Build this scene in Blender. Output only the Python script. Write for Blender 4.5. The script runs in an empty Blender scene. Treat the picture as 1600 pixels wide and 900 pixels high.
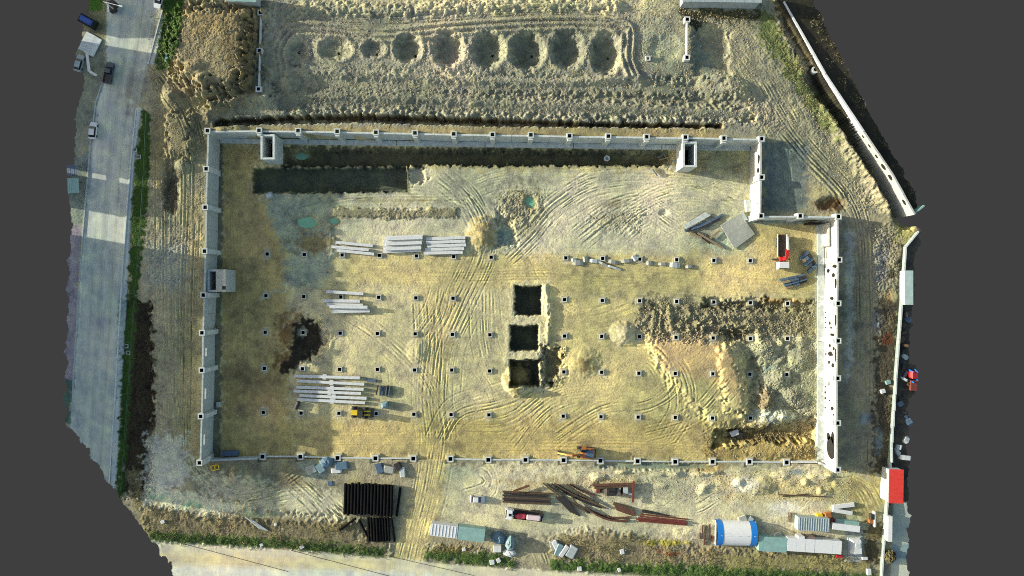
import bpy, math, random
import numpy as np
from mathutils import Vector, Matrix

random.seed(7)
R = math.radians
sc = bpy.context.scene
COL = sc.collection

# ------------------------------------------------------------------ camera, sky, sun, exposure
H, S = 200.0, 0.17          # drone height (m), metres per photo pixel at the pit floor
CX, CY = 780.0, 460.0       # photo pixel straight below the drone
EXPO = 0.9
SUN_EL, SUN_AZ = 13.4, 10.0
cam = bpy.data.cameras.new('camera')
cam_o = bpy.data.objects.new('camera', cam); COL.objects.link(cam_o)
cam_o.location = (0, 0, H)
cam.angle = 2 * math.atan(800 * S / H)
cam.shift_x = (800 - CX) / 1600
cam.shift_y = (CY - 450) / 1600
cam.clip_start = 1; cam.clip_end = 2000
sc.camera = cam_o

wd = bpy.data.worlds.new('World'); sc.world = wd; wd.use_nodes = True
nt = wd.node_tree; nt.nodes.clear()
def N(t, kind, **kw):
    n = t.nodes.new(kind)
    for k, v in kw.items(): setattr(n, k, v)
    return n
sky = N(nt, 'ShaderNodeTexSky', sky_type='NISHITA', sun_disc=False)
sky.dust_density = 2.0; sky.ozone_density = 0.6; sky.sun_elevation = R(SUN_EL); sky.sun_rotation = R(-80)
bg1 = N(nt, 'ShaderNodeBackground'); bg1.inputs['Strength'].default_value = 0.135
bg2 = N(nt, 'ShaderNodeBackground')      # the even grey void under the surveyed ground
g = 0.0513 / 2 ** EXPO
bg2.inputs['Color'].default_value = (g, g * 0.97, g, 1)
tc = N(nt, 'ShaderNodeTexCoord'); sx = N(nt, 'ShaderNodeSeparateXYZ')
gt = N(nt, 'ShaderNodeMath', operation='GREATER_THAN'); gt.inputs[1].default_value = 0.0
mx = N(nt, 'ShaderNodeMixShader'); wo = N(nt, 'ShaderNodeOutputWorld')
L = nt.links.new
L(sky.outputs[0], bg1.inputs[0]); L(tc.outputs['Generated'], sx.inputs[0]); L(sx.outputs[2], gt.inputs[0])
L(gt.outputs[0], mx.inputs[0]); L(bg2.outputs[0], mx.inputs[1]); L(bg1.outputs[0], mx.inputs[2]); L(mx.outputs[0], wo.inputs[0])

sun = bpy.data.lights.new('sun', 'SUN'); sun.energy = 4.7; sun.angle = R(0.5); sun.color = (1.0, 0.975, 0.83)
sun_o = bpy.data.objects.new('sun', sun); COL.objects.link(sun_o)
e_, a_ = R(SUN_EL), R(SUN_AZ)
sdir = Vector((math.cos(a_) * math.cos(e_), -math.sin(a_) * math.cos(e_), -math.sin(e_)))
sun_o.rotation_euler = sdir.to_track_quat('-Z', 'Y').to_euler(); sun_o.location = (-150, 20, 60)
vs = sc.view_settings
vs.view_transform = 'Standard'; vs.look = 'None'; vs.gamma = 1.0; vs.exposure = EXPO; vs.use_curve_mapping = False
sc.cycles.use_denoising = False; sc.cycles.filter_width = 1.0

# ------------------------------------------------------------------ helpers
def W(px, py, z=0.0):
    k = S * (H - z) / H
    return ((px - CX) * k, -(py - CY) * k)
def conv(p, z0, z1):
    k = (H - z0) / (H - z1)
    return (CX + (p[0] - CX) * k, CY + (p[1] - CY) * k)
def lin(c):
    return tuple(((x / 255) / 12.92 if x / 255 <= 0.04045 else ((x / 255 + 0.055) / 1.055) ** 2.4) for x in c)

MATS = {}
def pm(name, c, rough=0.8, var=0.25, scale=1.5, metal=0.0, bump=0.0, c2=None, thr=None):
    """plain procedural material: colour broken up by two noises"""
    if name in MATS: return MATS[name]
    m = bpy.data.materials.new(name); m.use_nodes = True
    t = m.node_tree; b = t.nodes['Principled BSDF']
    co = N(t, 'ShaderNodeTexCoord')
    n1 = N(t, 'ShaderNodeTexNoise'); n1.inputs['Scale'].default_value = scale; n1.inputs['Detail'].default_value = 6; n1.inputs['Roughness'].default_value = 0.7
    t.links.new(co.outputs['Object'], n1.inputs['Vector'])
    rp = N(t, 'ShaderNodeValToRGB')
    a = lin(c)
    lo = tuple(x * (1 - var) for x in a) if c2 is None else lin(c2)
    hi = tuple(min(1, x * (1 + var * 0.6)) for x in a)
    rp.color_ramp.elements[0].color = lo + (1,); rp.color_ramp.elements[1].color = hi + (1,)
    p0, p1 = (0.32, 0.68) if thr is None else thr
    rp.color_ramp.elements[0].position = p0; rp.color_ramp.elements[1].position = p1
    t.links.new(n1.outputs[0], rp.inputs[0]); t.links.new(rp.outputs[0], b.inputs['Base Color'])
    b.inputs['Roughness'].default_value = rough; b.inputs['Metallic'].default_value = metal
    if bump:
        bp = N(t, 'ShaderNodeBump'); bp.inputs['Strength'].default_value = bump; bp.inputs['Distance'].default_value = 0.05
        t.links.new(n1.outputs[0], bp.inputs['Height']); t.links.new(bp.outputs[0], b.inputs['Normal'])
    MATS[name] = m
    return m

class MB:
    def __init__(s): s.v = []; s.f = []
    def add(s, vs_, fs):
        o = len(s.v); s.v += [tuple(p) for p in vs_]; s.f += [tuple(i + o for i in f) for f in fs]; return s
    def box(s, c, d, rz=0.0, rx=0.0, ry=0.0):
        x, y, z = (q / 2 for q in d)
        P = [(-x, -y, -z), (x, -y, -z), (x, y, -z), (-x, y, -z), (-x, -y, z), (x, -y, z), (x, y, z), (-x, y, z)]
        if rz or rx or ry:
            m = Matrix.Rotation(rz, 3, 'Z') @ Matrix.Rotation(ry, 3, 'Y') @ Matrix.Rotation(rx, 3, 'X')
            P = [m @ Vector(p) for p in P]
        return s.add([(p[0] + c[0], p[1] + c[1], p[2] + c[2]) for p in P],
                     [(0, 3, 2, 1), (4, 5, 6, 7), (0, 1, 5, 4), (1, 2, 6, 5), (2, 3, 7, 6), (3, 0, 4, 7)])
    def bar(s, p0, p1, w, h):
        """box section beam between two points, width w (horizontal), height h"""
        p0, p1 = Vector(p0), Vector(p1); d = (p1 - p0).normalized()
        u = d.cross(Vector((0, 0, 1)))
        u = Vector((1, 0, 0)) if u.length < 1e-4 else u.normalized()
        n = u.cross(d)
        P = [p + u * (i * w / 2) + n * (j * h / 2) for p in (p0, p1) for i, j in ((-1, -1), (1, -1), (1, 1), (-1, 1))]
        return s.add(P, [(3, 2, 1, 0), (4, 5, 6, 7), (0, 1, 5, 4), (1, 2, 6, 5), (2, 3, 7, 6), (3, 0, 4, 7)])
    def tube(s, p0, p1, r0, r1=None, n=8, caps=True):
        r1 = r0 if r1 is None else r1
        p0, p1 = Vector(p0), Vector(p1); d = (p1 - p0).normalized()
        u = d.orthogonal().normalized(); w = d.cross(u)
        P = [p + (u * math.cos(2 * math.pi * k / n) + w * math.sin(2 * math.pi * k / n)) * r for p, r in ((p0, r0), (p1, r1)) for k in range(n)]
        F = [(k, (k + 1) % n, n + (k + 1) % n, n + k) for k in range(n)]
        if caps: F += [tuple(range(n - 1, -1, -1)), tuple(range(n, 2 * n))]
        return s.add(P, F)
    def prism(s, pts, z0, z1):
        n = len(pts)
        return s.add([(x, y, z0) for x, y in pts] + [(x, y, z1) for x, y in pts],
                     [tuple(range(n - 1, -1, -1)), tuple(range(n, 2 * n))] + [(k, (k + 1) % n, n + (k + 1) % n, n + k) for k in range(n)])
    def loft(s, secs):
        """secs: (x, half width, z0, z1) rectangles along x"""
        o = len(s.v); n = len(secs)
        for x, w, z0, z1 in secs: s.v += [(x, -w, z0), (x, w, z0), (x, w, z1), (x, -w, z1)]
        for i in range(n - 1):
            a = o + 4 * i; b = a + 4
            for k in range(4): s.f.append((a + k, b + k, b + (k + 1) % 4, a + (k + 1) % 4))
        s.f.append((o, o + 1, o + 2, o + 3)); e = o + 4 * (n - 1); s.f.append((e + 3, e + 2, e + 1, e))
        return s
    def frustum(s, x0, x1, y, z0, X0, X1, Y, z1):
        return s.add([(x0, -y, z0), (x1, -y, z0), (x1, y, z0), (x0, y, z0), (X0, -Y, z1), (X1, -Y, z1), (X1, Y, z1), (X0, Y, z1)],
                     [(0, 3, 2, 1), (4, 5, 6, 7), (0, 1, 5, 4), (1, 2, 6, 5), (2, 3, 7, 6), (3, 0, 4, 7)])
    def socket(s, a, b, z0, z1, zf):
        """hollow square post: outer half a, hole half b, foot z0, head z1, hole floor zf"""
        q = lambda h, z: [(-h, -h, z), (h, -h, z), (h, h, z), (-h, h, z)]
        V = q(a, z0) + q(a, z1) + q(b, z1) + q(b, zf)
        F = []
        for k in range(4):
            j = (k + 1) % 4
            F += [(k, j, 4 + j, 4 + k), (4 + k, 4 + j, 8 + j, 8 + k), (8 + k, 8 + j, 12 + j, 12 + k)]
        return s.add(V, F + [(12, 13, 14, 15)])
    def mesh(s, name):
        me = bpy.data.meshes.new(name); me.from_pydata(s.v, [], s.f); me.update(); return me
    def build(s, name, m, parent=None, loc=(0, 0, 0), rz=0.0, smooth=False):
        me = s.mesh(name); me.materials.append(m)
        if smooth:
            me.polygons.foreach_set('use_smooth', [True] * len(me.polygons))
        return link(name, me, parent, loc, rz)
def link(name, me, parent=None, loc=(0, 0, 0), rz=0.0):
    o = bpy.data.objects.new(name, me); COL.objects.link(o)
    o.location = loc; o.rotation_euler = (0, 0, rz)
    if parent: o.parent = parent
    return o
def tag(o, label, cat, group=None):
    o['label'] = label; o['category'] = cat
    if group: o['group'] = group
    return o
def thing(name, label, cat, loc=(0, 0, 0), rz=0.0, group=None):
    o = bpy.data.objects.new(name, None); COL.objects.link(o)
    o.empty_display_size = 0.2
    o.location = loc; o.rotation_euler = (0, 0, rz)
    return tag(o, label, cat, group)
def struct(o): o['kind'] = 'structure'; return o
def stuff(o): o['kind'] = 'stuff'; return o
ORD = ['first', 'second', 'third', 'fourth', 'fifth', 'sixth', 'seventh', 'eighth', 'ninth', 'tenth', 'eleventh', 'twelfth', 'thirteenth', 'fourteenth', 'fifteenth', 'sixteenth', 'seventeenth', 'eighteenth', 'nineteenth', 'twentieth']

# ------------------------------------------------------------------ the ground: one height field, cut into its surfaces
GR = 0.2
X0, X1 = -118.0, 113.0
Y0, Y1 = -84.0, 84.0
nx, ny = int((X1 - X0) / GR) + 1, int((Y1 - Y0) / GR) + 1
XX, YY = np.meshgrid(X0 + GR * np.arange(nx), Y0 + GR * np.arange(ny))
XX, YY = XX.ravel(), YY.ravel()
NP = XX.size
def fnoise(seed, lo, hi, beta):
    r = np.random.default_rng(seed)
    F = np.fft.rfft2(r.standard_normal((ny, nx)))
    k = np.sqrt(np.fft.fftfreq(ny, GR)[:, None] ** 2 + np.fft.rfftfreq(nx, GR)[None] ** 2)
    k[0, 0] = 1e9
    a = k ** (-beta) * np.exp(-(1 / (k * hi)) ** 2) * np.exp(-(k * lo) ** 2)
    n = np.fft.irfft2(F * a, s=(ny, nx)); n -= n.mean()
    return (n / n.std()).ravel()
n_big, n_mid = fnoise(1, 6, 60, 1.6), fnoise(2, 1.5, 14, 1.3)
n_sml, n_fin = fnoise(3, 0.5, 5, 1.2), fnoise(4, 0.2, 1.5, 0.4)
n_rock = np.abs(fnoise(5, 0.5, 4, 1.4)); n_grain = fnoise(6, 0.1, 0.8, 0.0)
n_bnd = fnoise(8, 0.8, 6, 1.0)

def sstep(a, b, x):
    t = np.clip((x - a) / (b - a), 0, 1); return t * t * (3 - 2 * t)
def sd_poly(poly, x, y):
    d = np.full(x.shape, 1e9); ins = np.zeros(x.shape, bool)
    n = len(poly)
    for i in range(n):
        ax, ay = poly[i]; bx, by = poly[(i + 1) % n]
        ex, ey = bx - ax, by - ay
        t = np.clip(((x - ax) * ex + (y - ay) * ey) / (ex * ex + ey * ey + 1e-9), 0, 1)
        d = np.minimum(d, np.hypot(x - ax - t * ex, y - ay - t * ey))
        if ay != by:
            c = ((ay > y) != (by > y)) & (x < (bx - ax) * (y - ay) / (by - ay) + ax); ins ^= c
    return np.where(ins, -d, d)
def cr(path, k=8):
    """Catmull-Rom through the points"""
    P = [np.array(p, float) for p in path]
    if len(P) < 3: return [tuple(p) for p in P]
    P = [2 * P[0] - P[1]] + P + [2 * P[-1] - P[-2]]
    out = []
    for i in range(1, len(P) - 2):
        a, b, c, d = P[i - 1:i + 3]
        for t in np.arange(k) / k:
            out.append(tuple(0.5 * (2 * b + (c - a) * t + (2 * a - 5 * b + 4 * c - d) * t * t + (3 * b - a - 3 * c + d) * t ** 3)))
    return out + [tuple(P[-2])]
def d_path(path, x, y):
    """distance, side (+-) and run along the path for every point"""
    best = np.full(x.shape, 1e9); side = np.ones(x.shape); run = np.zeros(x.shape); tot = 0.0
    for (ax, ay), (bx, by) in zip(path[:-1], path[1:]):
        ex, ey = bx - ax, by - ay; l2 = ex * ex + ey * ey + 1e-9
        t = np.clip(((x - ax) * ex + (y - ay) * ey) / l2, 0, 1)
        d = np.hypot(x - ax - t * ex, y - ay - t * ey)
        w = d < best
        best = np.where(w, d, best); side = np.where(w, np.sign(ex * (y - ay) - ey * (x - ax)), side)
        run = np.where(w, tot + t * math.sqrt(l2), run); tot += math.sqrt(l2)
    return best, side, run, tot

PX, PY = CX + XX / S, CY - YY / S
# -- large levels: outside ground falls from about +7.5 m (north, west) to the yard at +0.4 m (south)
cols = [(60, [(-60, 7.6), (450, 7.3), (560, 6.2), (700, 4.2), (800, 2.4), (960, 1.6)]),
        (250, [(-60, 8), (450, 7.2), (560, 5.4), (690, 3.0), (770, 0.9), (960, 1.0)]),
        (322, [(-60, 8.2), (205, 7.2), (420, 6.6), (520, 4.9), (640, 3.2), (735, 0.6), (960, 0.9)]),
        (780, [(-60, 8.2), (140, 7.6), (215, 7.0), (240, 6.8), (725, 0.3), (800, 0.4), (870, 1.0), (960, 1.0)]),
        (1190, [(-60, 8.2), (140, 7.4), (215, 6.2), (335, 5.2), (345, 5.1), (725, 0.3), (870, 0.9), (960, 1.0)]),
        (1325, [(-60, 7.5), (150, 6.2), (340, 5.1), (600, 4.7), (690, 3.2), (775, 0.6), (960, 0.8)]),
        (1460, [(-60, 7), (340, 5.0), (640, 4.4), (720, 2.9), (800, 1.2), (960, 1.2)])]
vals = [np.interp(PY, [q[0] for q in c[1]], [q[1] for q in c[1]]) for c in cols]
h = np.zeros(NP)
for i in range(len(cols) - 1):
    a, b = cols[i][0], cols[i + 1][0]
    m = (PX >= a) & (PX < b); t = (PX - a) / (b - a)
    h[m] = ((1 - t) * vals[i] + t * vals[i + 1])[m]
m = PX < 60; h[m] = vals[0][m]
PIT = [(342.3, 214.6), (1174.6, 226.4), (1174.6, 342.2), (1290, 343), (1289, 721), (1270, 723), (412, 716), (330.8, 716)]
sdp = sd_poly(PIT, PX, PY)
h = np.where(sdp < 0, 0.0, h)
inpit = sdp < 0
AX = CX + XX / (S * (H - h) / H); AY = CY - YY / (S * (H - h) / H)     # where each spot shows from the drone
R_ = np.full(NP, 0.07)                                                  # roughness, metres

def sel(pts, mg, pit=None):
    xs = [p[0] for p in pts]; ys = [p[1] for p in pts]
    x0, x1, y0, y1 = min(xs) - mg, max(xs) + mg, min(ys) - mg, max(ys) + mg
    a = [(v - CX) * S * k for v in (x0, x1) for k in (.93, 1.03)]; b = [(CY - v) * S * k for v in (y0, y1) for k in (.93, 1.03)]
    i0, i1 = max(0, int((min(a) - X0) / GR)), min(nx, int((max(a) - X0) / GR) + 2)
    j0, j1 = max(0, int((min(b) - Y0) / GR)), min(ny, int((max(b) - Y0) / GR) + 2)
    if i1 <= i0 or j1 <= j0: return np.zeros(0, int)
    q = (np.arange(j0, j1)[:, None] * nx + np.arange(i0, i1)[None]).ravel()
    m = (AX[q] > x0) & (AX[q] < x1) & (AY[q] > y0) & (AY[q] < y1)
    if pit is not None: m &= (inpit[q] == pit)
    return q[m]
def wgt(poly, w, i, rag=2.0):
    d = sd_poly(poly, AX[i], AY[i]) + n_bnd[i] * rag
    return 1 - sstep(-w / 2, w / 2, d)
def level(poly, z, w=4, rag=1.5, pit=None, rel=False):
    i = sel(poly, w + 8, pit); k = wgt(poly, w, i, rag)
    h[i] = h[i] + k * z if rel else h[i] * (1 - k) + z * k
def rough(poly, r, w=10, pit=None):
    i = sel(poly, w + 10, pit); k = wgt(poly, w, i, 3); R_[i] = R_[i] * (1 - k) + r * k
def mound(cx, cy, rx, ry, z, p=1.0, rot=0.0, pit=None):
    m = max(rx, ry) * 1.1
    i = sel([(cx - m, cy - m), (cx + m, cy + m)], 4, pit)
    dx, dy = AX[i] - cx, AY[i] - cy
    c, s_ = math.cos(rot), math.sin(rot)
    r = np.hypot((dx * c + dy * s_) / rx, (-dx * s_ + dy * c) / ry) + n_bnd[i] * 0.03
    h[i] += z * np.clip(1 - r, 0, 1) ** p
def bowl(cx, cy, rx, ry, z, edge=0.35, lip=0.0, pit=None):
    m = max(rx, ry) * 1.7
    i = sel([(cx - m, cy - m), (cx + m, cy + m)], 4, pit)
    r = np.hypot((AX[i] - cx) / rx, (AY[i] - cy) / ry) + n_bnd[i] * 0.045
    h[i] -= z * (1 - sstep(1 - edge, 1 + edge * 0.4, r))
    if lip: h[i] += lip * np.exp(-((r - 1.25) / 0.16) ** 2)
def ridge(path, w, z, pit=None, rag=0.0, sm=True):
    p = cr(path) if sm else path
    i = sel(p, w * 3, pit); d, s_, u, T = d_path(p, AX[i], AY[i])
    d = d + n_bnd[i] * rag
    h[i] += z * np.exp(-(d / w) ** 2)
TRK = np.zeros(NP)
def rut(path, depth=0.16, gauge=5.5, w=1.5, pit=None):
    """a pair of wheel ruts with pushed-up rims"""
    p = cr(path, 6)
    i = sel(p, gauge + 6, pit)
    d, s_, u, T = d_path(p, AX[i], AY[i])
    f = np.clip(np.minimum(u, T - u) / 12, 0, 1) * (0.75 + 0.35 * n_mid[i])
    e = np.abs(d - gauge); depth = depth * 0.37
    h[i] += f * depth * (0.55 * np.exp(-((e - w * 1.5) / (w * 0.75)) ** 2) - np.exp(-(e / w) ** 2))
    TRK[i] = np.maximum(TRK[i], np.exp(-(e / w) ** 2) * np.clip(f, 0, 1))
rng = random.Random(11)
def fam(path, n, spread, depth=0.16, pit=None, cut=0.35, w=1.2):
    for _ in range(int(n * 1.35)):
        o = rng.gauss(0, spread); o2 = o + rng.gauss(0, spread * 0.35)
        P = []
        for j, (x, y) in enumerate(path):
            a = path[max(0, j - 1)]; b = path[min(len(path) - 1, j + 1)]
            tx, ty = b[0] - a[0], b[1] - a[1]; l = math.hypot(tx, ty) or 1
            q = o + (o2 - o) * j / max(1, len(path) - 1) + rng.gauss(0, spread * 0.1)
            P.append((x - ty / l * q, y + tx / l * q))
        if rng.random() < cut and len(P) > 3:
            k = rng.randint(0, len(P) - 3); P = P[k:k + rng.randint(3, len(P))]
        rut(P, depth * rng.uniform(0.6, 1.3), rng.choice((5.0, 5.6, 6.3)), w * rng.uniform(0.8, 1.2), pit)

# ---- north plateau with its bowls, banks and the trench along the wall
PLAT = [(412, -50), (1080, -50), (1190, 0), (1190, 150), (1150, 190), (430, 165), (330, 180), (405, 120)]
rough([(330, -50), (1200, -50), (1200, 205), (330, 195)], 0.17)
level([(425, 108), (1130, 128), (1175, 185), (425, 158)], -0.9, 18, 3, False, True)
level([(425, 140), (1170, 150), (1175, 190), (440, 172)], -0.8, 10, 3, False, True)
ridge([(430, 112), (560, 116), (700, 122), (850, 128), (1000, 122)], 6, 0.8, False, 1.5)
ridge([(330, 178), (360, 160), (470, 150), (640, 152), (800, 160), (1000, 168), (1160, 176)], 10, 1.7, False, 1.5)
rough([(430, 130), (1150, 140), (1150, 180), (430, 165)], .12, 8, False)
level([(335, 186), (420, 182), (560, 178), (760, 184), (900, 190), (1060, 194), (1128, 193), (1128, 199), (760, 196), (560, 190), (420, 193), (335, 197)], -3.4, 4, 0.8, False, True)
BOWLS = [(466, 82, 14, 20, 1.0), (524, 77, 24, 17, 1.3), (584, 77, 17, 13, 1.1), (638, 76, 20, 21, 2.2), (700, 77, 23, 26, 2.7), (763, 78, 24, 27, 2.7), (824, 80, 25, 28, 2.9), (886, 78, 24, 28, 2.8), (947, 84, 22, 31, 2.8)]
for cx, cy, rx, ry, z in BOWLS: bowl(cx, cy, rx, ry, z * (.88 if cx > 600 else .7), 0.55, 0.22, False)
for o in (0, 9, 18):
    ridge([(432 + o, 108 - o * .2), (428 + o, 80), (440 + o, 52 + o * .5), (470, 36 + o), (540, 41 + o), (600, 47 + o), (700, 38 + o), (800, 31 + o), (900, 28 + o), (975, 33 + o), (990 - o, 55), (988 - o, 90), (998 - o, 118)], 2.6, 0.55, False)
fam([(440, 28), (560, 34), (700, 27), (850, 18), (990, 26)], 7, 6, 0.3, False)
fam([(990, 60), (1000, 100), (1060, 130), (1140, 160)], 5, 5, 0.3, False)
ridge([(420, 20), (500, 14), (620, 18), (800, 8), (960, 8)], 8, 0.9, False, 2)
mound(450, 128, 20, 18, 1.6, 0.8, 0, False); mound(425, 118, 12, 14, 1.0, .8, 0, False)
mound(1135, 140, 50, 25, 2.2, 0.7, 0.3, False)
level([(1085, 40), (1140, 50), (1140, 118), (1085, 120)], -0.6, 8, 2, False, True)
bowl(1040, 75, 26, 22, 0.5, .4, 0, False)
# ---- spoil heap north-west
level([(285, 22), (330, 8), (398, 22), (396, 120), (370, 145), (320, 150), (285, 125), (268, 80)], 4.2, 40, 5, False, True)
rough([(262, 5), (405, 5), (400, 150), (330, 190), (325, 330), (232, 330), (235, 110)], 0.20)
for _ in range(14):
    mound(rng.uniform(240, 385), rng.uniform(70, 260), rng.uniform(12, 28), rng.uniform(8, 18), rng.uniform(0.5, 1.5), 0.9, rng.uniform(0, 3), False)
level([(262, 180), (300, 180), (300, 250), (262, 245)], 1.0, 12, 3, False, True)
fam([(245, 110), (275, 150), (300, 190), (315, 250)], 5, 7, 0.45, False)
# ---- west strip
fam([(262, 230), (262, 340), (262, 460), (262, 600), (268, 700)], 6, 10, 0.22, False, .6)
fam([(298, 230), (297, 340), (292, 460), (290, 600), (290, 700), (310, 748), (370, 778), (430, 770)], 13, 9, 0.26, False, .5)
fam([(300, 720), (340, 768), (400, 782), (480, 775), (540, 812)], 7, 6, 0.24, False)
fam([(380, 790), (430, 765), (470, 738)], 5, 9, 0.25, False); fam([(450, 735), (500, 780), (530, 820)], 7, 12, 0.22, False)
bowl(268, 300, 14, 36, .9, .6, 0, False)
rough([(228, 240), (318, 240), (318, 470), (300, 700), (228, 700)], 0.2)
level([(186, 470), (236, 470), (236, 560), (240, 620), (234, 770), (190, 770)], -0.8, 6, 2, False, True)
rough([(186, 470), (240, 470), (240, 780), (186, 780)], 0.5, 6)
# ---- south berm, scrub bank and yard
level([(225, 792), (330, 812), (450, 818), (560, 815), (560, 836), (610, 848), (610, 862), (440, 852), (235, 842)], 0.45, 16, 3, False, True)
rough([(222, 785), (620, 812), (615, 868), (230, 845)], 0.16)
level([(860, 838), (930, 828), (1100, 860), (1365, 868), (1365, 905), (1000, 888), (865, 884)], 0.35, 14, 3, False, True)
rough([(855, 832), (930, 822), (1100, 855), (1370, 866), (1370, 915), (1000, 900), (855, 888)], 0.18)
level([(670, 852), (800, 862), (800, 886), (665, 872)], 0.3, 8, 2, False, True); rough([(665, 848), (805, 858), (805, 890), (660, 874)], .3)
level([(228, 775), (310, 790), (420, 804), (520, 806), (420, 800), (300, 770)], -0.5, 10, 2, False, True)
fam([(640, 880), (655, 820), (668, 770), (680, 705)], 11, 8, 0.13, None, .5)
rough([(690, 728), (1380, 728), (1380, 840), (690, 840)], 0.07)
for _ in range(30): mound(rng.uniform(920, 1340), rng.uniform(735, 770), rng.uniform(6, 18), rng.uniform(4, 9), rng.uniform(0.2, 0.9), 1, 0, False)
mound(1185, 760, 30, 14, 1.2, .8, 0, False); mound(390, 745, 40, 14, 1.6, .8, 0, False); mound(370, 740, 12, 14, 1.0, .8, 0, False)
level([(940, 722), (1120, 724), (1120, 734), (1000, 736), (940, 730)], -0.7, 4, 1, False, True)
fam([(700, 745), (800, 752), (900, 790), (1090, 800)], 5, 14, 0.1, False); fam([(690, 800), (820, 840), (850, 890)], 5, 8, .1, False)
fam([(1010, 740), (1030, 775), (1080, 790), (1120, 770)], 4, 5, .16, False); fam([(700, 725), (755, 738), (760, 760), (720, 775)], 4, 5, .14, False)
fam([(1290, 750), (1340, 760), (1365, 800)], 6, 9, .25, False)
# ---- east track, notch yard, ditch under the north-east wall
fam([(1190, 130), (1225, 190), (1270, 245), (1320, 300), (1345, 360), (1350, 480), (1350, 620), (1345, 740)], 13, 8, 0.26, False, .3)
fam([(1130, 60), (1190, 140), (1230, 215)], 5, 18, 0.14, False); fam([(1222, 225), (1226, 300)], 3, 7, 0.2, False)
rough([(1180, 10), (1290, 130), (1420, 340), (1330, 330), (1180, 200)], 0.25); rough([(1360, 350), (1410, 350), (1395, 740), (1365, 740)], 0.35)
ridge([(1215, 30), (1255, 110)], 8, 0.7, False, 2); ridge([(1290, 165), (1320, 218), (1360, 280), (1390, 326)], 9, 2.0, False, 1.5)
bowl(1300, 318, 22, 12, 1.0, .5, 0, False)
NEW = [(1225, 2), (1262, 66), (1290, 115), (1350, 205), (1395, 272), (1430, 335)]
NEWg = [conv(p, 9.0, 5.3) for p in NEW]
i = sel(NEWg, 60, False); d, s_, u, T = d_path(NEWg, AX[i], AY[i])
dep = np.interp(u / T, [0, 0.28, 0.4, 1.0], [0.2, 0.6, 4.2, 5.6])
h[i] -= np.where(s_ > 0, dep * (1 - sstep(10, 24, d + n_bnd[i] * 1.2)), 0)
h[i] += np.where(s_ < 0, 1.0, 0)
# ---- pit floor
T_ = True; F0 = False
level([(396, 264), (634, 262), (636, 298), (396, 302)], -2.6, 3, .8, T_)
level([(445, 236), (1035, 240), (1035, 257), (445, 259)], -1.6, 5, 1.5, T_)
level([(640, 264), (660, 262), (668, 280), (645, 290)], -0.9, 5, 1.5, T_)
for x0, y0, x1, y1 in ((805, 447, 846, 492), (798, 509, 841, 548), (797, 563, 842, 604)):
    ridge([(x0 - 5, y0 - 4), (x1 + 5, y0 - 4), (x1 + 6, y1 + 4), (x0 - 5, y1 + 4), (x0 - 5, y0 - 4)], 3, 0.08, T_, 1.5, False)
    level([(x0, y0), (x1, y0), (x1, y1), (x0, y1)], -4.3, 2.5, .6, T_)
ridge([(852, 450), (858, 500), (850, 560), (846, 600)], 4, 0.9, T_, 1.5)
mound(810, 594, 26, 27, 4.4, .8, .4, T_)
level([(846, 540), (872, 545), (880, 575), (850, 606), (846, 590)], -1.9, 6, 2.5, T_, True); rough([(845, 535), (885, 545), (880, 600), (845, 610)], .5, 6, T_)
bowl(484, 528, 27, 32, 1.5, .5, .2, T_); rough([(455, 495), (515, 495), (510, 560), (440, 590)], .3, 10, T_)
mound(753, 366, 27, 30, 2.0, 1.0, 0, T_); mound(975, 522, 24, 20, 1.9, .9, .5, T_); mound(912, 566, 30, 26, 1.1, 1.1, 0, T_); mound(652, 548, 18, 20, .6, .7, .3, T_)
level([(1005, 520), (1100, 512), (1140, 540), (1160, 600), (1165, 655), (1120, 668), (1050, 600)], 0.9, 22, 3, T_, True)
level([(1120, 545), (1150, 535), (1166, 570), (1168, 650), (1130, 640)], 0.9, 10, 3, T_, True)
rough([(995, 464), (1278, 470), (1278, 665), (1165, 660), (1160, 540), (995, 530)], 0.42, 10, T_)
level([(1100, 468), (1270, 472), (1270, 486), (1100, 482)], -0.9, 6, 3, T_, True); level([(1130, 512), (1180, 516), (1180, 535), (1130, 530)], -0.9, 6, 3, T_, True)
level([(1165, 560), (1185, 560), (1190, 640), (1168, 660)], -0.8, 8, 3, T_, True)
ridge([(1040, 492), (1120, 495), (1200, 494)], 5, .7, T_, 1); ridge([(1040, 508), (1120, 510), (1190, 508)], 4, .6, T_, 1)
for k in range(8): ridge([(1002 + k * 11 + rng.uniform(-5, 5), 470 + rng.uniform(0, 12)), (1010 + k * 10 + rng.uniform(-6, 6), 490), (1004 + k * 12 + rng.uniform(-8, 8), rng.uniform(498, 518))], rng.uniform(1.8, 4), rng.uniform(.2, .5), T_, 1)
for _ in range(24): mound(rng.uniform(1180, 1275), rng.uniform(525, 660), rng.uniform(5, 16), rng.uniform(5, 14), rng.uniform(-.7, .9), 1, rng.uniform(0, 3), T_)
for cx, cy, rx, ry, z in ((1195, 545, 26, 16, 1.6), (1215, 590, 22, 20, 1.5), (1195, 628, 16, 26, 2.0), (1240, 620, 26, 18, 1.3), (1250, 560, 20, 22, 1.2), (1180, 600, 10, 24, -1.2), (1222, 648, 34, 10, 1.2)): mound(cx, cy, rx, ry, z, .9, 0.3, T_)
level([(1120, 672), (1200, 668), (1275, 652), (1280, 690), (1180, 690), (1115, 700)], -2.4, 9, 2, T_, True)
mound(1225, 705, 60, 14, 1.4, .7, 0, T_); mound(1140, 690, 24, 14, 1.0, .8, 0, T_); mound(1205, 655, 40, 14, 1.6, .8, -.2, T_)
rough([(1100, 665), (1285, 650), (1285, 716), (1100, 716)], .4, 8, T_)
level([(455, 372), (520, 362), (525, 400), (470, 398)], .5, 12, 3, T_, True)
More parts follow.
